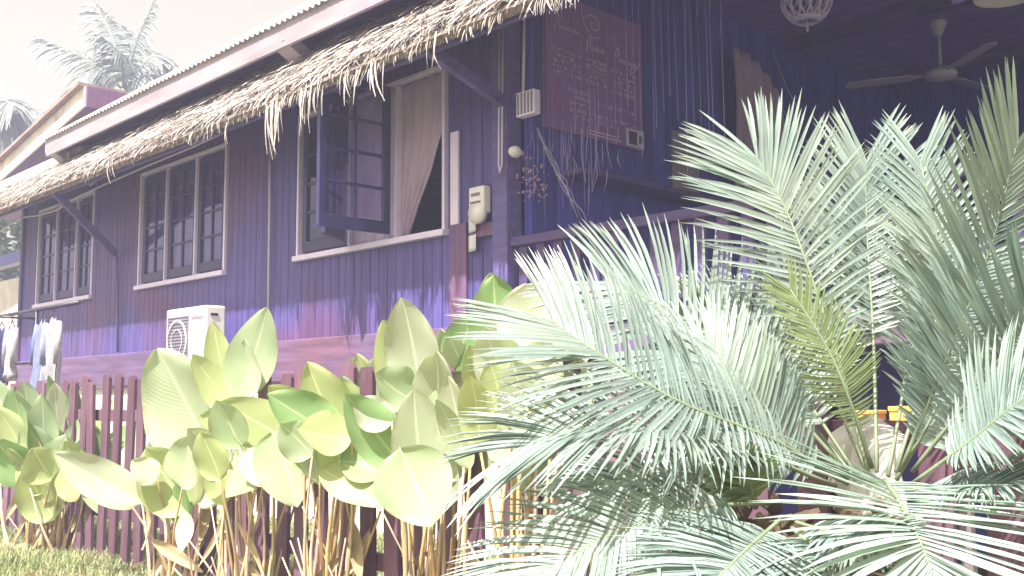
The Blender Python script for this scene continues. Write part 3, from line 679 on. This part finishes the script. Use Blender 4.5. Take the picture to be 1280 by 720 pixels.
# ------------------------------------------------------------------ picket fence
FYL = -1.9; FT = 1.13
fence = thing('picket_fence', 'weathered mauve picket fence running behind the leafy plants', 'fence', mtx=HM @ Matrix.Translation((0, FYL, 0)))
def picket():
    b = MB(); w_, t_, h = .046, .02, FT
    pr_ = [(-w_, 0), (w_, 0), (w_, h-.02), (w_-.012, h), (-w_+.012, h), (-w_, h-.02)]
    for yy in (0, t_):
        for x_, z in pr_: b.v.append(V((x_, yy, z-.05 if z == 0 else z)))
    b.f.append([0, 1, 2, 3, 4, 5]); b.f.append([11, 10, 9, 8, 7, 6])
    for i in range(6): j = (i+1) % 6; b.f.append([j, i, i+6, j+6])
    return b
rf_ = random.Random(8); xf0, xf1 = -7.4, 6.2; x = xf0
pxs = [hit(q, 560, FYL)[0] for q in (1066, 1142)]
while x < xf1:
    if not (pxs[0] < x < pxs[1]):
        o = inst('picket', 'picket', picket, 'fence', fence, (x, 0, rf_.uniform(-.03, .015)), (rf_.gauss(0, .012), rf_.gauss(0, .02), 0))
    x += .172
for z in (.30, .89): MB().box(xf0-.05, xf1, .0225, .06, z-.035, z+.035).build('rail', 'fence', fence, bevel=.004)
x = xf0
while x < xf1: MB().box(x-.045, x+.045, .062, .15, -.1, FT-.02).build('post', 'fence', fence, bevel=.006); x += 1.9
# white cloth over the rail, orange boxes on a bench under the veranda
cx0 = hit(1040, 560, FYL)[0]; cx1 = hit(1132, 560, FYL)[0]
def dr(a, t):
    xx = cx0+(cx1-cx0)*a; top = .915-.05*abs(2*a-.9)**1.5
    ln = .10+.11*noise.noise(V((a*3.1, 2.2, 0)))+.10*(a > .62)+.05*a
    fold = .016*sin(a*21)+.012*noise.noise(V((a*6, t*4, 1)))
    if t < .3: th_ = t/.3*pi*.5; return V((xx, .035-.055*sin(th_)-.0, top+.03*cos(th_)-.03+.02))
    u = (t-.3)/.7; return V((xx+.02*sin(u*3+a*6), -.032+fold*u-.012, top-.01-ln*u*1.3))
o = MB().grid(dr, 40, 18).build('draped_cloth', 'cloth', None, True, solid=.006); o.matrix_world = HM @ Matrix.Translation((0, FYL, 0)); tag(o, 'white cloth draped over the fence rail behind the cycad', 'cloth')
bx0, bx1 = hit(1040, 520, -.35)[0], hit(1185, 520, -.35)[0]; bz = hit(1125, 537, -.35)[1]
be = thing('wooden_bench', 'grey timber bench under the veranda carrying two orange boxes', 'bench', mtx=HM)
MB().box(bx0, bx1, -.42, -.05, bz-.04, bz).build('bench_top', 'bench', be, bevel=.005)
for xx in (bx0+.05, bx1-.05):
    for yy in (-.38, -.09): MB().box(xx-.025, xx+.025, yy-.025, yy+.025, -.05, bz-.041).build('leg', 'bench', be, bevel=.004)
for pa, pb, py, lab in ((1068, 1091, 513, 'smaller yellowish orange box at one end of bench behind fence'), (1111, 1139, 508, 'taller orange box with lid at the other end of bench')):
    xa, zz = hit(pa, py, -.35); xb, _ = hit(pb, py, -.35)
    t_ = thing('orange_box', lab, 'box', mtx=HM @ Matrix.Translation(((xa+xb)/2, -.29, bz)))
    hw = (xb-xa)/2; hh = zz-bz
    MB().box(-hw, hw, -.06, .06, .001, hh*.78).build('body', 'orange', t_, bevel=.003); MB().box(-hw-.004, hw+.004, -.064, .064, hh*.781, hh).build('lid', 'orange', t_, bevel=.003)

# ------------------------------------------------------------------ clothes rack at the far end
def rk(px, py, y=-1.1): a, z = hit(px, py, y); return V((a, y, z))
rack = thing('clothes_rack', 'black metal clothes rack by the far end of the house', 'clothes rack', mtx=HM)
p0, p1 = rk(-14, 389), rk(98, 389); zt_ = (p0.z+p1.z)/2; p0.z = p1.z = zt_
MB().tube([p0, p1], .018, 8).build('bar', 'darkmetal', rack, True)
for px in (46, -8):
    q = rk(px, 389); MB().tube([(q.x, -1.1, zt_), (q.x, -1.1, 0)], .018, 8).build('post', 'darkmetal', rack, True)
    MB().tube([(q.x, -1.35, .02), (q.x, -.85, .02)], .018, 8).build('foot', 'darkmetal', rack, True)
    MB().tube([(q.x, -1.1, zt_-.08), (q.x-.0, -1.4, zt_-.08)], .012, 6).build('side_arm', 'darkmetal', rack, True)
q0, q1 = rk(-8, 457), rk(46, 457); MB().tube([(q0.x, -1.1, q0.z), (q1.x, -1.1, q0.z)], .012, 6).build('cross_bar', 'darkmetal', rack, True)
def shirt(px, py, wd, ln, m, label, sd_):
    q = rk(px, py); t_ = thing('hanging_shirt', label, 'shirt', mtx=HM @ Matrix.Translation((q.x, -1.1, zt_-.06)))
    rs = random.Random(sd_)
    def body(front):
        def fn(a, t):
            u = 2*a-1; wdt = wd*(.42+.58*min(1, (t*5)**.6)); sh = -.10*abs(u)*(1-t)
            return V((u*wdt/2, front*(.010*(1-u*u)+.004)*(1+.5*t)+.030*sin(u*7+t*4+sd_)*(.2+t)+.012*sin(u*17+sd_*2)*t, -.03+sh-ln*t+.02*sin(u*5+sd_)*t))
        return fn
    b = MB(); b.grid(body(-1), 14, 12); b.grid(body(1), 14, 12)
    b.build('body', m, t_, True, solid=.003)
    for s_ in (-1, 1):
        b = MB(); b.tube([(s_*wd*.36, 0, -.08), (s_*wd*.47, -.01, -.24), (s_*wd*.46, -.02, -.46)], [.030, .034, .026], 8, False); b.build('sleeve', m, t_, True, solid=.003)
    MB().tube([(-wd*.35, 0, -.08), (0, 0, 0), (wd*.35, 0, -.08)], .006, 5).tube([(0, 0, 0), (0, 0, .045), (.02, 0, .06), (.035, 0, .045)], .004, 5).build('hanger', 'darkmetal', t_, True)
shirt(67, 392, .36, .62, 'shirtcloth', 'white long shirt hanging at the open end of clothes rack', 1)
shirt(54, 392, .30, .70, 'bluecloth', 'pale blue shirt hanging close to the rack post', 2)
shirt(16, 392, .26, .55, 'shirtcloth', 'narrow cream shirt hanging between the two rack posts', 3)
shirt(3, 392, .34, .62, 'sash', 'dark navy shirt hanging next to the narrow cream shirt', 4)

# ------------------------------------------------------------------ neighbouring house beyond the far end
nh = thing('neighbour_house', 'neighbouring house with steep brown roof and cream barge board', 'house', mtx=HM)
NY = 1.0; a0 = hit(108, 108, NY); a1 = hit(-60, 262, NY); th_ = a0[1]-hit(108, 133, NY)[1]
A, B = V((a0[0], NY, a0[1])), V((a1[0], NY, a1[1]))
def slab(off0, off1, y0, y1):
    b = MB()
    for y_ in (y0, y1):
        for p, o_ in ((A, off0), (B, off0), (B, off1), (A, off1)): b.v.append(V((p.x, y_, p.z+o_)))
    b.f += [[0, 1, 2, 3], [7, 6, 5, 4], [0, 4, 5, 1], [1, 5, 6, 2], [2, 6, 7, 3], [3, 7, 4, 0]]; return b
slab(.05, .0, NY-.12, NY+6).build('roof', 'tile', nh)
slab(-.001, -th_, NY-.03, NY).build('barge_board', 'plaster', nh)
MB().box(A.x+.001, A.x+.04, NY, NY+6, A.z-th_, A.z).build('ridge_fascia', 'maroon', nh)
slab(-.02, -.06, NY+.001, NY+6).build('soffit', 'maroon', nh)
MB().box(B.x-2, A.x-.9, NY+.9, NY+6, -.1, 3.2).build('wall', 'plaster', nh)
MB().box(A.x-1.1, A.x-.95, NY+.3, NY+.45, -.1, A.z-1.0).build('post', 'sash', nh, bevel=.01)
MB().bar((A.x-2.6, NY+.2, 3.15), (A.x-1.0, NY+.35, 2.4), .09, .12).build('brace', 'sash', nh)
MB().box(B.x-2, A.x-.6, NY-.1, NY+.05, 3.1, 3.28).build('eave_beam', 'sash', nh)

# ------------------------------------------------------------------ frond generator (cycads and coconut palms)
def bez(pts, n):
    """Catmull-Rom through pts"""
    P = [pts[0]*2-pts[1]] + pts + [pts[-1]*2-pts[-2]]; out = []
    for i in range(n+1):
        t = i/n*(len(pts)-1); k = min(int(t), len(pts)-2); u = t-k; a, b_, c, d = P[k:k+4]
        out.append(.5*((2*b_)+(c-a)*u+(2*a-5*b_+4*c-d)*u*u+(3*b_-a-3*c+d)*u**3))
    return out
def frond(parent, pts, L, nrm, m='cycad', n=58, wd=.0115, lift=.45, droop=.25, bare=.16, seed=0, rad=.0042, angs=(78, 50), tipf=.45):
    r = random.Random(seed); C_ = bez(pts, 120); b = MB(); rb = MB()
    rb.tube([C_[i] for i in range(0, 121, 8)], [rad*(1-.8*i/15)+.001 for i in range(16)], 6)
    for i in range(n):
        t = bare+(1-bare)*(i+.5)/n
        for sgn in (-1, 1):
            if r.random() < .015: continue
            tt = min(.999, t+r.uniform(-.3, .3)/n); k = min(119, int(tt*120)); p = C_[k].lerp(C_[k+1], tt*120-k)
            T = (C_[min(120, k+2)]-C_[max(0, k-2)]).normalized(); N_ = (nrm-T*nrm.dot(T)).normalized(); Sd = T.cross(N_)*sgn
            u = (t-bare)/(1-bare); ln = L*min(1, .25+3.0*u)*(1-(1-tipf)*max(0, (u-.5)/.5)**1.6)*r.uniform(.9, 1.06)
            al = radians(angs[0]-angs[1]*u**1.25+r.gauss(0, 3)); li = lift*(1-.3*u)+r.gauss(0, .06)
            d = (T*cos(al)+(Sd*cos(li)+N_*sin(li))*sin(al)).normalized()
            wv = d.cross(N_).normalized(); n0 = len(b.v); g_ = r.uniform(.68, 1.2); gt = g_*r.uniform(1.0, 1.15)
            brn = r.random() if r.random() < .22 else 0; nn_ = wv.cross(d); dr_ = droop*r.uniform(.6, 1.4)
            for q, (f, ww) in enumerate(((0, .55), (.22, 1), (.55, .95), (.82, .62), (1, .04))):
                c_ = p+d*ln*f+T*ln*.10*f*f+V((0, 0, -1))*ln*dr_*f*f
                h = wv*wd*ww*.5; kk = nn_*wd*ww*.22
                b.v += [c_-h+kk, c_, c_+h+kk]; cc = g_*(1-f)+gt*f; bt = brn if f > .9 else (brn*.35 if f > .7 else 0); b.c += [(cc*(1-.05*bt), cc*(1-.35*bt), cc*(1-.6*bt), 1)]*3
            for q in range(4):
                e = n0+3*q; b.f += [[e, e+1, e+4, e+3], [e+1, e+2, e+5, e+4]]
    o = b.build('frond', m, parent, True); rb.build('midrib', 'rachis', o, True); return o
def px3(l): return [at(*q) for q in l]
CAMV = V((0, -1, 0))
def trunk(parent, base, top, r0, r1, m='cone'):
    b = MB(); rr = random.Random(4); k = 14; rows = 14; n = 0
    P = [base.lerp(top, i/rows) for i in range(rows+1)]
    b.tube(P, [r0+(r1-r0)*i/rows+(.010 if i % 2 else 0) for i in range(rows+1)], k)
    for i in range(90):                 # leaf-base scales
        t = rr.random(); a = rr.random()*2*pi; q = base.lerp(top, t); rad = r0+(r1-r0)*t; d = V((cos(a), sin(a), .5)).normalized()
        b.tube([q+d*rad*.8, q+d*(rad+.035)], [.02, .008], 5)
    b.build('trunk', m, parent)
c1 = at(1098, 600, 2.32)
cy = thing('cycad', 'large cycad with upright silvery fronds in front of the veranda', 'cycad', (c1.x, c1.y, 0), 'cycads by the fence')
def loc(l, base): return [p-V((base.x, base.y, 0)) for p in px3(l)]
trunk(cy, V((0, 0, -.05)), V((0, 0, c1.z-.10)), .12, .075)
FR = [  # pixel path with distances, leaflet length, facing
 ([(1085, 590, 2.32), (1045, 440, 2.38), (988, 275, 2.45), (945, 195, 2.5)], .29, (-.25, -1, .35)),
 ([(1096, 590, 2.4), (1092, 430, 2.55), (1084, 290, 2.66), (1082, 200, 2.7)], .28, (0, -1, .25)),
 ([(1125, 590, 2.3), (1182, 450, 2.24), (1238, 310, 2.2), (1272, 175, 2.15)], .30, (.1, -1, .4)),
 ([(1140, 590, 2.3), (1245, 455, 2.15), (1330, 330, 2.0)], .25, (.1, -.8, .7)),
 ([(1140, 605, 2.2), (1215, 550, 2.08), (1270, 505, 2.0), (1345, 455, 1.9)], .22, (0, -.7, .8)),
 ([(1050, 600, 2.26), (962, 548, 2.15), (850, 503, 2.08), (745, 440, 2.08), (690, 400, 2.12)], .29, (-.1, -.75, .75)),
 ([(1060, 590, 2.42), (955, 478, 2.5), (845, 392, 2.56), (760, 352, 2.6)], .30, (-.2, -.9, .5)),
 ([(1045, 608, 2.22), (930, 562, 2.1), (810, 532, 2.0), (705, 540, 1.98), (650, 560, 1.98)], .24, (-.1, -.55, .9)),
 ([(1105, 600, 2.15), (1124, 628, 1.95), (1150, 678, 1.78), (1172, 735, 1.70)], .34, (0, -.8, .75)),
 ([(1075, 600, 2.4), (1000, 490, 2.52), (930, 418, 2.58), (868, 385, 2.62)], .20, (-.1, -.8, .6)),
 ([(1120, 590, 2.42), (1160, 450, 2.5), (1175, 330, 2.55), (1150, 200, 2.6)], .25, (.1, -1, .2)),
 ([(1130, 610, 2.25), (1210, 610, 2.1), (1300, 600, 1.95)], .22, (0, -.5, .9)),
 ([(1085, 595, 2.45), (1040, 480, 2.62), (1030, 370, 2.7), (1040, 270, 2.75)], .24, (0, -1, .3)),
 ([(1110, 595, 2.45), (1130, 480, 2.6), (1140, 370, 2.7), (1120, 270, 2.75)], .24, (.1, -1, .3)),
 ([(1060, 600, 2.35), (985, 530, 2.36), (900, 470, 2.38), (830, 440, 2.42)], .22, (-.1, -.8, .6)),
 ([(1060, 605, 2.3), (990, 560, 2.26), (930, 500, 2.25), (890, 430, 2.3)], .20, (-.1, -.9, .5)),
 ([(1120, 600, 2.3), (1165, 520, 2.3), (1200, 430, 2.3), (1215, 350, 2.32)], .20, (.1, -1, .3)),
 ([(1070, 600, 2.45), (1010, 520, 2.55), (985, 440, 2.6), (1000, 330, 2.65)], .20, (0, -1, .3)),
]
FINE = (4, 5, 7, 9, 11)
for i, (pts, L_, nr) in enumerate(FR): frond(cy, loc(pts, c1), L_, V(nr).normalized(), seed=i+1, n=40 if i == 8 else 84 if i in FINE else 54 if i < 4 else 64, angs=(72, 50) if i < 4 else (78, 50), lift=.40 if i < 5 else .3, wd=.014 if i == 8 else .0082 if i in FINE else .0095, droop=(.20 if i < 4 else .15) if i != 8 else .04, bare=.05 if i == 8 else .36 if i in (0, 1, 10, 12, 13, 14, 17, 18) else .20, tipf=.72)
frond(cy, loc([(1090, 585, 2.25), (1062, 500, 2.2), (1034, 435, 2.2), (988, 362, 2.22)], c1), .105, V((-.2, -1, .4)), 'newfrond', 60, .005, .25, .05, .2, 40, tipf=.8)['label'] = 'young yellow green frond'
c2 = at(965, 640, 2.12)
cy2 = thing('cycad', 'smaller low cycad with blue grey fronds sweeping over the fence foot', 'cycad', (c2.x, c2.y, 0), 'cycads by the fence')
trunk(cy2, V((0, 0, -.05)), V((0, 0, c2.z-.02)), .10, .07)
FR2 = [
 ([(965, 628, 2.1), (870, 636, 2.0), (765, 668, 1.9), (655, 728, 1.84)], .24, (-.1, -.6, .8)),
 ([(985, 650, 2.05), (1060, 672, 1.9), (1090, 676, 1.85)], .12, (0, -.7, .7)),
 ([(975, 650, 2.0), (930, 690, 1.85), (880, 740, 1.75)], .22, (0, -.6, .8)),
 ([(960, 635, 2.15), (900, 600, 2.2), (820, 590, 2.22), (740, 610, 2.25)], .20, (-.1, -.6, .8)),
 ([(990, 660, 2.0), (1030, 700, 1.85), (1050, 760, 1.75)], .2, (0, -.7, .7)),
]
for i, (pts, L_, nr) in enumerate(FR2): frond(cy2, loc(pts, c2), L_, V(nr).normalized(), seed=60+i, n=82, bare=.2, tipf=.7, lift=.25, wd=.0082, droop=.18)
for i, (px, py) in enumerate(((905, 588), (925, 583), (940, 590))):
    frond(cy2, loc([(945, 635, 2.1), ((945+px)/2-3, 612, 2.08), (px, py, 2.06)], c2), .07, V((0, -1, .3)), 'newfrond', 16, .009, .2, .05, .3, 80+i, tipf=.9)

# ------------------------------------------------------------------ broad-leaved plants
def blade(parent, base, tip, wd, nrm, m, curl=.12, fold=.25, seed=0, wav=.03):
    r = random.Random(seed); d = tip-base; ln = d.length; T = d.normalized(); N_ = (nrm-T*nrm.dot(T)).normalized(); Sd = T.cross(N_)
    b = MB(); b.uv = []; nu, nv = 18, 10; ph = r.uniform(0, 6); asym = r.uniform(-.08, .08)
    def prof(t): return (sin(pi*min(1, t**.82))**.66)*(1-.10*t) if 0 < t < 1 else 0
    for i in range(nu+1):
        t = i/nu; c_ = base+T*ln*t+N_*(-curl*ln*(2*t-1)**2+curl*ln)*-1*.8
        w_ = max(.004, wd*.5*prof(t))
        for j in range(nv+1):
            s_ = 2*j/nv-1
            p = c_+Sd*w_*(s_+asym*(1-s_*s_))+N_*(fold*w_*abs(s_)**1.3+wav*wd*abs(s_)**2*sin(t*9+ph+s_*1.5))
            b.v.append(p); b.uv.append((s_, t))
    for i in range(nu):
        for j in range(nv): a = i*(nv+1)+j; b.f.append([a, a+1, a+nv+2, a+nv+1])
    return b.build('leaf', m, parent, True)
def stem(parent, a, c_, r0, r1, m='stalk', bend=.04, seed=0):
    r = random.Random(seed); mid = a.lerp(c_, .5)+V((r.gauss(0, bend), r.gauss(0, bend), 0))
    return MB().tube(bez([a, mid, c_], 8), [r0+(r1-r0)*i/8 for i in range(9)], 6).build('stem', m, parent, True)
def canna(label, basepx, Y, leaves, spread, dead=6, seed=0, shade=0):
    r = random.Random(seed); g0 = at(basepx, 600, Y); t_ = thing('broad_leaf_plant', label, 'plant', (g0.x, g0.y, 0), 'broad leaved plants along the fence'); O = V((g0.x, g0.y, 0))
    extra = []
    for bx, by, tx, ty, wpx, mm, dz in leaves:
        if abs(tx-bx)+abs(ty-by) > 60 and r.random() < .8:
            ox, oy = r.gauss(0, 22), r.uniform(-6, 34)
            ty2 = min(ty, by-50); extra.append((bx+ox*.6, by+oy, bx+ox*1.2+r.gauss(0, 24), ty2+oy*.6+r.uniform(-6, 14), wpx*r.uniform(.65, 1), r.choice('yyppw'), dz+r.uniform(.06, .22)))
    for i, (bx, by, tx, ty, wpx, mm, dz) in enumerate(leaves+extra):
        yb = Y+dz+r.uniform(-.06, .06); p = at(bx, by, yb)-O; q = at(tx, ty, yb+r.uniform(-.10, .02)-.02)-O
        nr = V((r.gauss(-.25, .25), -1, r.uniform(.2, .75)))
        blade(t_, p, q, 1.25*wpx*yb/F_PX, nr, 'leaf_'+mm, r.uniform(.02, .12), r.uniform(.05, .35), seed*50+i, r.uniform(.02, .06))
        if i >= len(leaves) and r.random() < .5: p = p+V((0, 0, -.05))
        gb = V((p.x*.45+r.gauss(0, spread*.12), r.gauss(0, .05), -.02)); stem(t_, gb, p, r.uniform(.009, .015), .0045, 'stalk' if r.random() < .7 else 'stalk_dry', .03, seed*70+i)
    for i in range(int(dead*.45)):
        gb = V((r.gauss(0, spread*.4), r.gauss(0, .07), -.02)); h = r.uniform(.2, .6)
        stem(t_, gb, gb+V((r.gauss(0, .16), r.gauss(0, .06), h)), r.uniform(.006, .014), .003, 'stalk_dry', .03, seed*90+i)
    for i in range(4):
        p = V((r.gauss(0, spread*.6), r.gauss(-.05, .05), r.uniform(.25, .5))); q = p+V((r.gauss(0, .10), r.gauss(-.03, .04), -r.uniform(.14, .28)))
        blade(t_, p, q, r.uniform(.03, .07), V((r.gauss(0, .5), -1, .2)), 'litter', .15, .6, seed*40+i, .12)['label'] = 'dry brown hanging leaf'
    return t_
canna('low clump of broad green leaves beside the clothes rack end of fence', 62, 6.75, [
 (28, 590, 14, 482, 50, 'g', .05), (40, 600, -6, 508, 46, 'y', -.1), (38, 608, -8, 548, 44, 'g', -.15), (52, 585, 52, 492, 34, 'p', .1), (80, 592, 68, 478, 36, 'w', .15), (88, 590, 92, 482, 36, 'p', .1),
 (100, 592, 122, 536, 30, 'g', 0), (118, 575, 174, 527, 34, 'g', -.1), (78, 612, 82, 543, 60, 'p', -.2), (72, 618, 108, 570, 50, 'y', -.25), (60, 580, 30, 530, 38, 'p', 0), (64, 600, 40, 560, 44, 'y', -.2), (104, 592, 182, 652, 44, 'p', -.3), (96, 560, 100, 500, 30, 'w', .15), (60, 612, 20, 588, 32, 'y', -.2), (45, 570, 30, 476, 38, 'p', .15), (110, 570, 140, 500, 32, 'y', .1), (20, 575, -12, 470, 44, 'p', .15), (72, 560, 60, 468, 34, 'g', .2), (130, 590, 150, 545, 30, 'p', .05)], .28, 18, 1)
canna('clump with one very large upright pale green paddle leaf', 218, 5.35, [
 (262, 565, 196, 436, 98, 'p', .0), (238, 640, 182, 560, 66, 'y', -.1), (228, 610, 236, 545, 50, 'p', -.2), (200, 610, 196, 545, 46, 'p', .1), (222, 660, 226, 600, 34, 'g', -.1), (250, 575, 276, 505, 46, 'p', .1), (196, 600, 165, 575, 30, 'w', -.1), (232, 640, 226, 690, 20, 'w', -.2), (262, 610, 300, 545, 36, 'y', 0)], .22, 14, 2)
canna('clump with one tall narrow leaf rising in front of air conditioner', 300, 4.85, [
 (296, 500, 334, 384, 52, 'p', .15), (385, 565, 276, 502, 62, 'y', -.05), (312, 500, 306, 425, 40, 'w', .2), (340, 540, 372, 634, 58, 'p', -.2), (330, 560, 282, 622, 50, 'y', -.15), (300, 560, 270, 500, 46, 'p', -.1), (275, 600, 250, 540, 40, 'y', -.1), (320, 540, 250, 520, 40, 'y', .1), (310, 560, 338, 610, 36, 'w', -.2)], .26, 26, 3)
canna('clump of spreading yellow green leaves over tan stalks', 408, 4.4, [
 (432, 560, 384, 452, 56, 'y', .0), (428, 548, 334, 492, 52, 'g', -.1), (455, 520, 400, 478, 44, 'y', .1), (478, 520, 446, 442, 32, 'y', .15), (440, 545, 372, 535, 50, 'y', -.15), (425, 575, 498, 575, 54, 'g', -.2), (400, 585, 482, 632, 36, 'y', -.25), (390, 570, 350, 530, 46, 'p', -.2), (470, 490, 436, 466, 30, 'w', .1), (405, 520, 350, 540, 40, 'y', 0), (450, 600, 400, 545, 46, 'y', -.2)], .26, 30, 4)
canna('clump with a tall glare-white waxy leaf standing against planks', 530, 3.95, [
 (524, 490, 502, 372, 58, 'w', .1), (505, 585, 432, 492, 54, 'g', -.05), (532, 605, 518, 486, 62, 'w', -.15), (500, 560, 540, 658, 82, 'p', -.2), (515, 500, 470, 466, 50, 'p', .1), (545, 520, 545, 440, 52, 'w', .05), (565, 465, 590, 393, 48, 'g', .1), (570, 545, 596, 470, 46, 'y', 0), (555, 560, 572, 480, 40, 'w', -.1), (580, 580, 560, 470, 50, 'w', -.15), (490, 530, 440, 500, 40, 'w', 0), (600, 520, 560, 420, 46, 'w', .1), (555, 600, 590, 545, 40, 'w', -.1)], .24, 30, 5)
canna('clump with a glossy green leaf and glare-white leaves behind the cycad tips', 645, 3.55, [
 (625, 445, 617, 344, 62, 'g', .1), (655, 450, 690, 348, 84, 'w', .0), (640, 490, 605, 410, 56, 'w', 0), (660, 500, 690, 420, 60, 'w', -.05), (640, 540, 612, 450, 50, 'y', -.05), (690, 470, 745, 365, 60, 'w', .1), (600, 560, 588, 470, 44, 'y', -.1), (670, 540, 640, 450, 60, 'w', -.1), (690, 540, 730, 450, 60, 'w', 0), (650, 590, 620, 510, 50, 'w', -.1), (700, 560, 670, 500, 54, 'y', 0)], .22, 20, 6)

# ------------------------------------------------------------------ coconut palms and trees behind
def coconut(label, px, py, Y, fr, trunk_r=.16, seed=0):
    c_ = at(px, py, Y); t_ = thing('coconut_palm', label, 'palm tree', (c_.x, c_.y, 0), 'coconut palms behind the roof')
    top = V((0, 0, c_.z)); P = [V((.6, .3, -.2)), V((.35, .2, c_.z*.4)), V((.05, 0, c_.z*.8)), top]
    MB().tube(bez(P, 16), [trunk_r*(1.3-.5*i/16) for i in range(17)], 10).build('trunk', 'bark', t_, True)
    for i, (bx, by, tx, ty, dz, L_) in enumerate(fr):
        e = at(tx, ty, Y+dz)-V((c_.x, c_.y, 0)); m_ = at(bx, by, Y+dz*.6)-V((c_.x, c_.y, 0))
        frond(t_, [top, m_, e], L_, V((.1, -.6, .8)), 'coco', 46, .085, .0, .75, .12, seed+i, .05, tipf=.6)
coconut('coconut palm with feathery crown rising above the zinc roof', 155, 112, 30, [
 (105, 72, 52, 48, 0, .85), (140, 45, 118, 6, 1, .95), (172, 50, 190, 8, -1, .95), (192, 70, 218, 84, .5, .85), (160, 60, 150, 32, 2, .9), (120, 88, 92, 108, -1, .8), (185, 95, 200, 122, -1, .8), (150, 70, 128, 46, -1.5, .9), (165, 72, 176, 44, 1.5, .9), (130, 78, 84, 72, 1.5, .8)], .16, 200)
coconut('low coconut palm with drooping leaves beyond the neighbouring roof', -6, 160, 30, [
 (20, 138, 48, 140, 0, .9), (15, 130, 36, 150, .5, .9), (-10, 130, -30, 140, 0, .9), (5, 128, 16, 132, -1, .9), (12, 150, 30, 178, .5, .8), (2, 150, 8, 186, -.5, .8), (28, 145, 52, 165, 1, .9)], .16, 230)
def tree(label, X, Y, h, rad, n, seed):
    r = random.Random(seed); t_ = thing('leafy_tree', label, 'tree', (X, Y, 0), 'trees beyond the house')
    tb_ = MB(); tb_.tube(bez([V((0, 0, -.2)), V((.1, 0, h*.3)), V((0, .1, h*.7))], 8), [.25*(1-.07*i) for i in range(9)], 9)
    for i in range(7): a = r.random()*6.28; tb_.tube([V((.05, 0, h*(.35+.05*i))), V((cos(a)*rad*.4, sin(a)*rad*.4, h*(.5+.05*i))), V((cos(a)*rad*.75, sin(a)*rad*.75, h*(.6+.05*i)))], [.09, .06, .02], 6)
    tb_.build('trunk', 'bark', t_, True)
    b = MB(); cl = []
    for i in range(26):
        a = r.random()*6.28; z = r.uniform(-.9, 1); q = sqrt(max(0, 1-z*z))*r.uniform(.5, 1); cl.append((V((cos(a)*q*rad, sin(a)*q*rad, h*.68+z*h*.30)), r.uniform(.25, .45)*rad))
    for i in range(n):
        c_, s_ = r.choice(cl); d = V((r.gauss(0, 1), r.gauss(0, 1), r.gauss(0, 1))).normalized(); p = c_+d*s_*r.uniform(.5, 1); a = V((r.gauss(0, 1), r.gauss(0, 1), r.gauss(0, .6))).normalized(); e = a.cross(d).normalized(); w_ = r.uniform(.09, .2); n0 = len(b.v); g_ = r.uniform(.7, 1.3)
        b.v += [p-a*w_, p-e*w_*.45, p+a*w_, p+e*w_*.45]; b.c += [(g_, g_, g_, 1)]*4; b.f.append([n0, n0+1, n0+2, n0+3])
    b.build('crown', 'tree', t_)
tree('leafy green tree glimpsed past the far end of house', -13.6, 24, 6.2, 2.6, 5000, 1)
tree('taller leafy tree standing behind the neighbouring house', -21, 33, 7.5, 3.4, 5000, 2)

# ------------------------------------------------------------------ lawn grass
r = random.Random(21); b = MB(); cnt = 0
while cnt < 62000:
    if r.random() < .72: x, y = r.uniform(-4.6, .2), r.uniform(4.2, 8.6)
    else: x, y = r.uniform(-6, 5), r.uniform(1.2, 12)
    l_ = HI @ V((x, y, 0))
    if l_.y > -.05 and l_.x > XL: continue
    dn = noise.noise(V((x*1.7, y*1.7, 3))); 
    if r.random() > .72+dn: continue
    cnt += 1; h = r.uniform(.035, .10)*(1+.6*dn); a = r.random()*6.28; ln = r.uniform(.2, 1.1)*h; w_ = r.uniform(.0025, .005); z = gz(x, y)-.005
    s_ = V((cos(a+1.57), sin(a+1.57), 0))*w_; d = V((cos(a), sin(a), 0)); p = V((x, y, z)); n0 = len(b.v); g_ = r.uniform(.65, 1.3); c_ = (g_*r.uniform(.9, 1.2), g_, g_*r.uniform(.7, 1.1), 1)
    b.v += [p-s_, p+s_, p+d*ln*.4+V((0, 0, h*.65))+s_*.7, p+d*ln*.4+V((0, 0, h*.65))-s_*.7, p+d*ln+V((0, 0, h*r.uniform(.7, 1)))]
    b.c += [c_]*5; b.f += [[n0, n0+1, n0+2, n0+3], [n0+3, n0+2, n0+4]]
tag(b.build('grass', 'grass', None), 'short dry lawn grass in front of the fence', 'grass', kind='stuff')
b = MB()
for i in range(420):
    x, y = r.uniform(-4.6, 2.5), r.uniform(2.5, 8.5); l_ = HI @ V((x, y, 0))
    if l_.y > FYL-.05: continue
    if l_.y < FYL-1.2 and r.random() < .7: continue
    a = r.random()*6.28; d = V((cos(a), sin(a), r.uniform(-.2, .5)))*r.uniform(.03, .09); s_ = V((-sin(a), cos(a), r.uniform(-.4, .4)))*r.uniform(.008, .022); p = V((x, y, .05+r.uniform(0, .03))); n0 = len(b.v)
    b.v += [p-d, p-s_, p+d, p+s_+V((0, 0, .01))]; b.f.append([n0, n0+1, n0+2, n0+3])
tag(b.build('leaf_litter', 'litter', None), 'dry fallen leaves scattered along the foot of the fence', 'leaf litter', kind='stuff')

# ------------------------------------------------------------------ added haze veil
hz_ = MB().box(-45, 45, -12, 60, -1.2, 16).build('haze', None)  # added volume imitating a lens veil that lifts the shadows
hm = bpy.data.materials.new('glare volume'); hm.use_nodes = True; nt = hm.node_tree; nt.nodes.remove(nt.nodes['Principled BSDF'])
pv = N(nt, 'ShaderNodeVolumePrincipled'); pv.inputs['Color'].default_value = (.64, .66, 1.0, 1); pv.inputs['Density'].default_value = .010; pv.inputs['Anisotropy'].default_value = 0
nt.links.new(pv.outputs[0], nt.nodes['Material Output'].inputs['Volume'])
hz_.data.materials.append(hm); tag(hz_, 'pale added haze veil over the garden and house', 'haze', kind='stuff')
